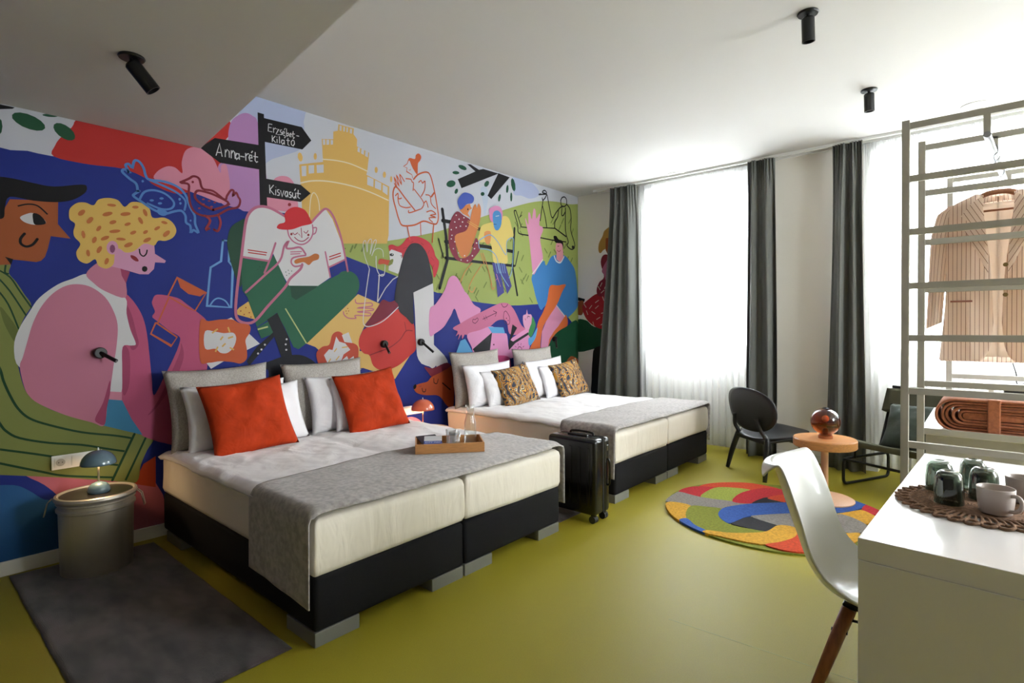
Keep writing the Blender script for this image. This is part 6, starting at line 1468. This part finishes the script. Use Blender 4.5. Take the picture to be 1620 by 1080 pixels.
# z measured from the hem (world 1.17)
for s in (-1, 1):
    Mx = (lambda rows: [(z, s * a, s * c) for z, a, c in rows])
    # front: outer edge first, opening edge second
    panel('front_panel', Mx([(.915, -.10, -.072), (.87, -.20, -.068), (.80, -.222, -.060), (.70, -.225, -.050), (.60, -.222, -.040), (.50, -.220, -.030), (.35, -.222, -.022), (.2, -.232, -.018), (.09, -.242, -.028), (.03, -.247, -.045), (0.0, -.25, -.07)]), -.055, .035, seed=s * 3)
    panel('back_panel', Mx([(.915, -.10, 0), (.87, -.20, 0), (.7, -.22, 0), (.4, -.222, 0), (.1, -.24, 0), (-.012, -.25, 0)]), .055, -.02, seed=s * 5)
    panel('lining', Mx([(.88, -.10, 0), (.7, -.20, 0), (.4, -.21, 0), (.02, -.23, 0)]), .040, -.015, m=M_line, seed=s * 5, th=.002)
    # sleeve: closed tube
    b = BM(); cs = [(-.185, -.01, .875, .030), (-.222, -.01, .83, .055), (-.245, -.012, .72, .058), (-.258, -.014, .55, .052), (-.268, -.02, .36, .046), (-.275, -.028, .22, .044), (-.277, -.03, .195, .043)]
    def sl(u, v):
        i = v * (len(cs) - 1); k = min(int(i), len(cs) - 2); f = i - k; x, y, z, r = [cs[k][q] * (1 - f) + cs[k+1][q] * f for q in range(4)]
        a = 2 * PI * u; return (s * (x + r * .78 * math.cos(a)), y + r * 1.05 * math.sin(a) + .004 * nz(a * 2, z * 9), z + .018 * math.cos(a) * (1 if v > .9 else 0))
    grid(b, sl, 24, 26, lambda u, v: (u * .3, v)); o = obj('sleeve', b, M_pin, t, True); solid(o, .004)
    # lapel
    b = BM(); pts = [(-.062, .905), (-.115, .86), (-.155, .80), (-.125, .765), (-.15, .745), (-.09, .60), (-.040, .47), (-.042, .60), (-.052, .72), (-.062, .82)]
    P_ = [(s * p[0], p[1]) for p in pts]
    uvl = b.loops.layers.uv.verify(); vs = [b.verts.new((p[0], -.098, p[1])) for p in P_]
    for tr in tessellate_polygon([[Vector((p[0], p[1], 0)) for p in P_]]):
        f = b.faces.new([vs[k] for k in tr])
        for l in f.loops: l[uvl].uv = (l.vert.co.x * .8 + s * l.vert.co.z * .42, 0)
    o = obj('lapel', b, M_pin, t); solid(o, .005)
    b = BM(); box(b, (s * -.20 if s > 0 else .105, -.093, .325), (s * -.105 if s > 0 else .20, -.088, .335), .001); obj('pocket_welt', b, mat('welt_pink', '9c6a5c', .9), t)
b = BM(); grid(b, lambda u, v: (.075 * math.cos(PI * (1 - u)) * (1 + .1 * v), .035 + .03 * math.sin(PI * u) - .10 * (1 - math.sin(PI * u)), .90 - .045 * v + .035 * math.sin(PI * u)), 20, 4, lambda u, v: (u * .25, v)); o = obj('collar', b, M_pin, t, True); solid(o, .006)
for z in (.52, .36):
    b = BM(); q = Matrix.Translation((.03, -.092, z)) @ Matrix.Rotation(PI / 2, 4, 'X'); lathe(b, [(0, 0), (.011, 0), (.011, .003), (.008, .0045), (0, .003)], 18, M=q); obj('button', b, mat('olive_button', '7d6a3c', .4), t, True)

# ---- rolled blanket on the shelf
M_bl = mat('terracotta_knit_blanket', 'b06a46', .95, noise_amt=.15, nscale=60, bump=.8, bscale=300, sheen=.2)
bx, bz = 4.155, .768
t = thing('rolled_blanket', 'terracotta folded and rolled blanket with a strap on the rack shelf', 'blanket', (bx, 3.96, bz))
def stad(hw, hh, n=10):
    r = hh; c = hw - r; out = []
    for k in range(n + 1): a = -PI / 2 + PI * k / n; out.append((c + r * math.cos(a), r * math.sin(a)))
    for k in range(n + 1): a = PI / 2 + PI * k / n; out.append((-c + r * math.cos(a), r * math.sin(a)))
    return out
zc = .094
for i in range(6):
    hw, hh = .262 - i * .0215, .092 - i * .0145
    ring = stad(hw, hh); inner = stad(hw - .0135, hh - .0115); sh = .004 * math.sin(i * 2.1)
    b = BM(); n = len(ring)
    def row(P_, y, sgn=1): return [b.verts.new((p[0] + sh + i * .004, y, zc + p[1] + .005 * nz(p[0] * 12 + i * 3, p[1] * 6) * (1 if i else .4))) for p in P_]
    y0 = -.012 + .006 * (i % 3) ; r0 = row(ring, y0 + .006); r1 = row(ring, .40); q0 = row(inner, y0 + .006); q1 = row(inner, .40); mid = [((a.co + c.co) / 2) for a, c in zip(r0, q0)]; mm = [b.verts.new((p.x, y0, p.z)) for p in mid]
    for k in range(n):
        j = (k + 1) % n
        for A_, B_ in ((r0, r1), (q1, q0), (r1, q1), (mm, r0), (q0, mm)): b.faces.new((A_[k], A_[j], B_[j], B_[k]))
    obj('blanket_fold', b, M_bl, t, True)
b = BM(); box(b, (-.135, .0, zc - .016), (.135, .39, zc + .014), .012, 3); obj('inner_fold', b, M_bl, t, 'auto')
b = BM(); ring = stad(.268, .098); ring = [p for p in ring]
box(b, (-.032, -.022, zc - .0935), (.022, .0, zc + .096), .006); box(b, (-.032, -.02, zc + .092), (.022, .41, zc + .098), .002); obj('strap', b, M_bl, t)

# ================================================================ WHITE CONSOLE + SCREEN by the second window
t = thing('console_table', 'white console table in front of the second window, seen through the rack', 'table', (4.6, 5.55, 0))
b = BM(); box(b, (-.50, -.22, .90), (.36, .22, .93), .002); obj('table_top', b, M_white, t)
b = BM(); box(b, (-.38, -.20, .845), (.33, .18, .90), .002); obj('dark_strip', b, mat('near_black', '17181b', .5), t)  # near-black block just below the table top
for x in (-.47, .31):
    for y in (-.19, .17): b = BM(); box(b, (x, y, 0), (x + .03, y + .03, .90), .002); obj('leg', b, M_white, t)
t = thing('television', 'black flat screen standing on the white console, only its edge in view', 'television', (4.70, 5.52, .931))
b = BM(); box(b, (-.335, -.02, .07), (.27, .015, .46), .006); obj('screen', b, M_black, t)
b = BM(); box(b, (-.16, -.08, 0), (.10, .08, .012), .003); box(b, (-.05, -.01, .01), (0, .01, .08)); obj('stand', b, M_black, t)
b = BM(); tube(b, catmull([(4.255, 5.48, 1.20), (4.262, 5.46, 1.10), (4.285, 5.47, 1.0), (4.29, 5.50, .934), (4.34, 5.55, .934)], k=5), .004, 8); tag(obj('cable', b, M_black, smooth=True), 'thin black cable hanging down to the white console below the jacket', 'cable')
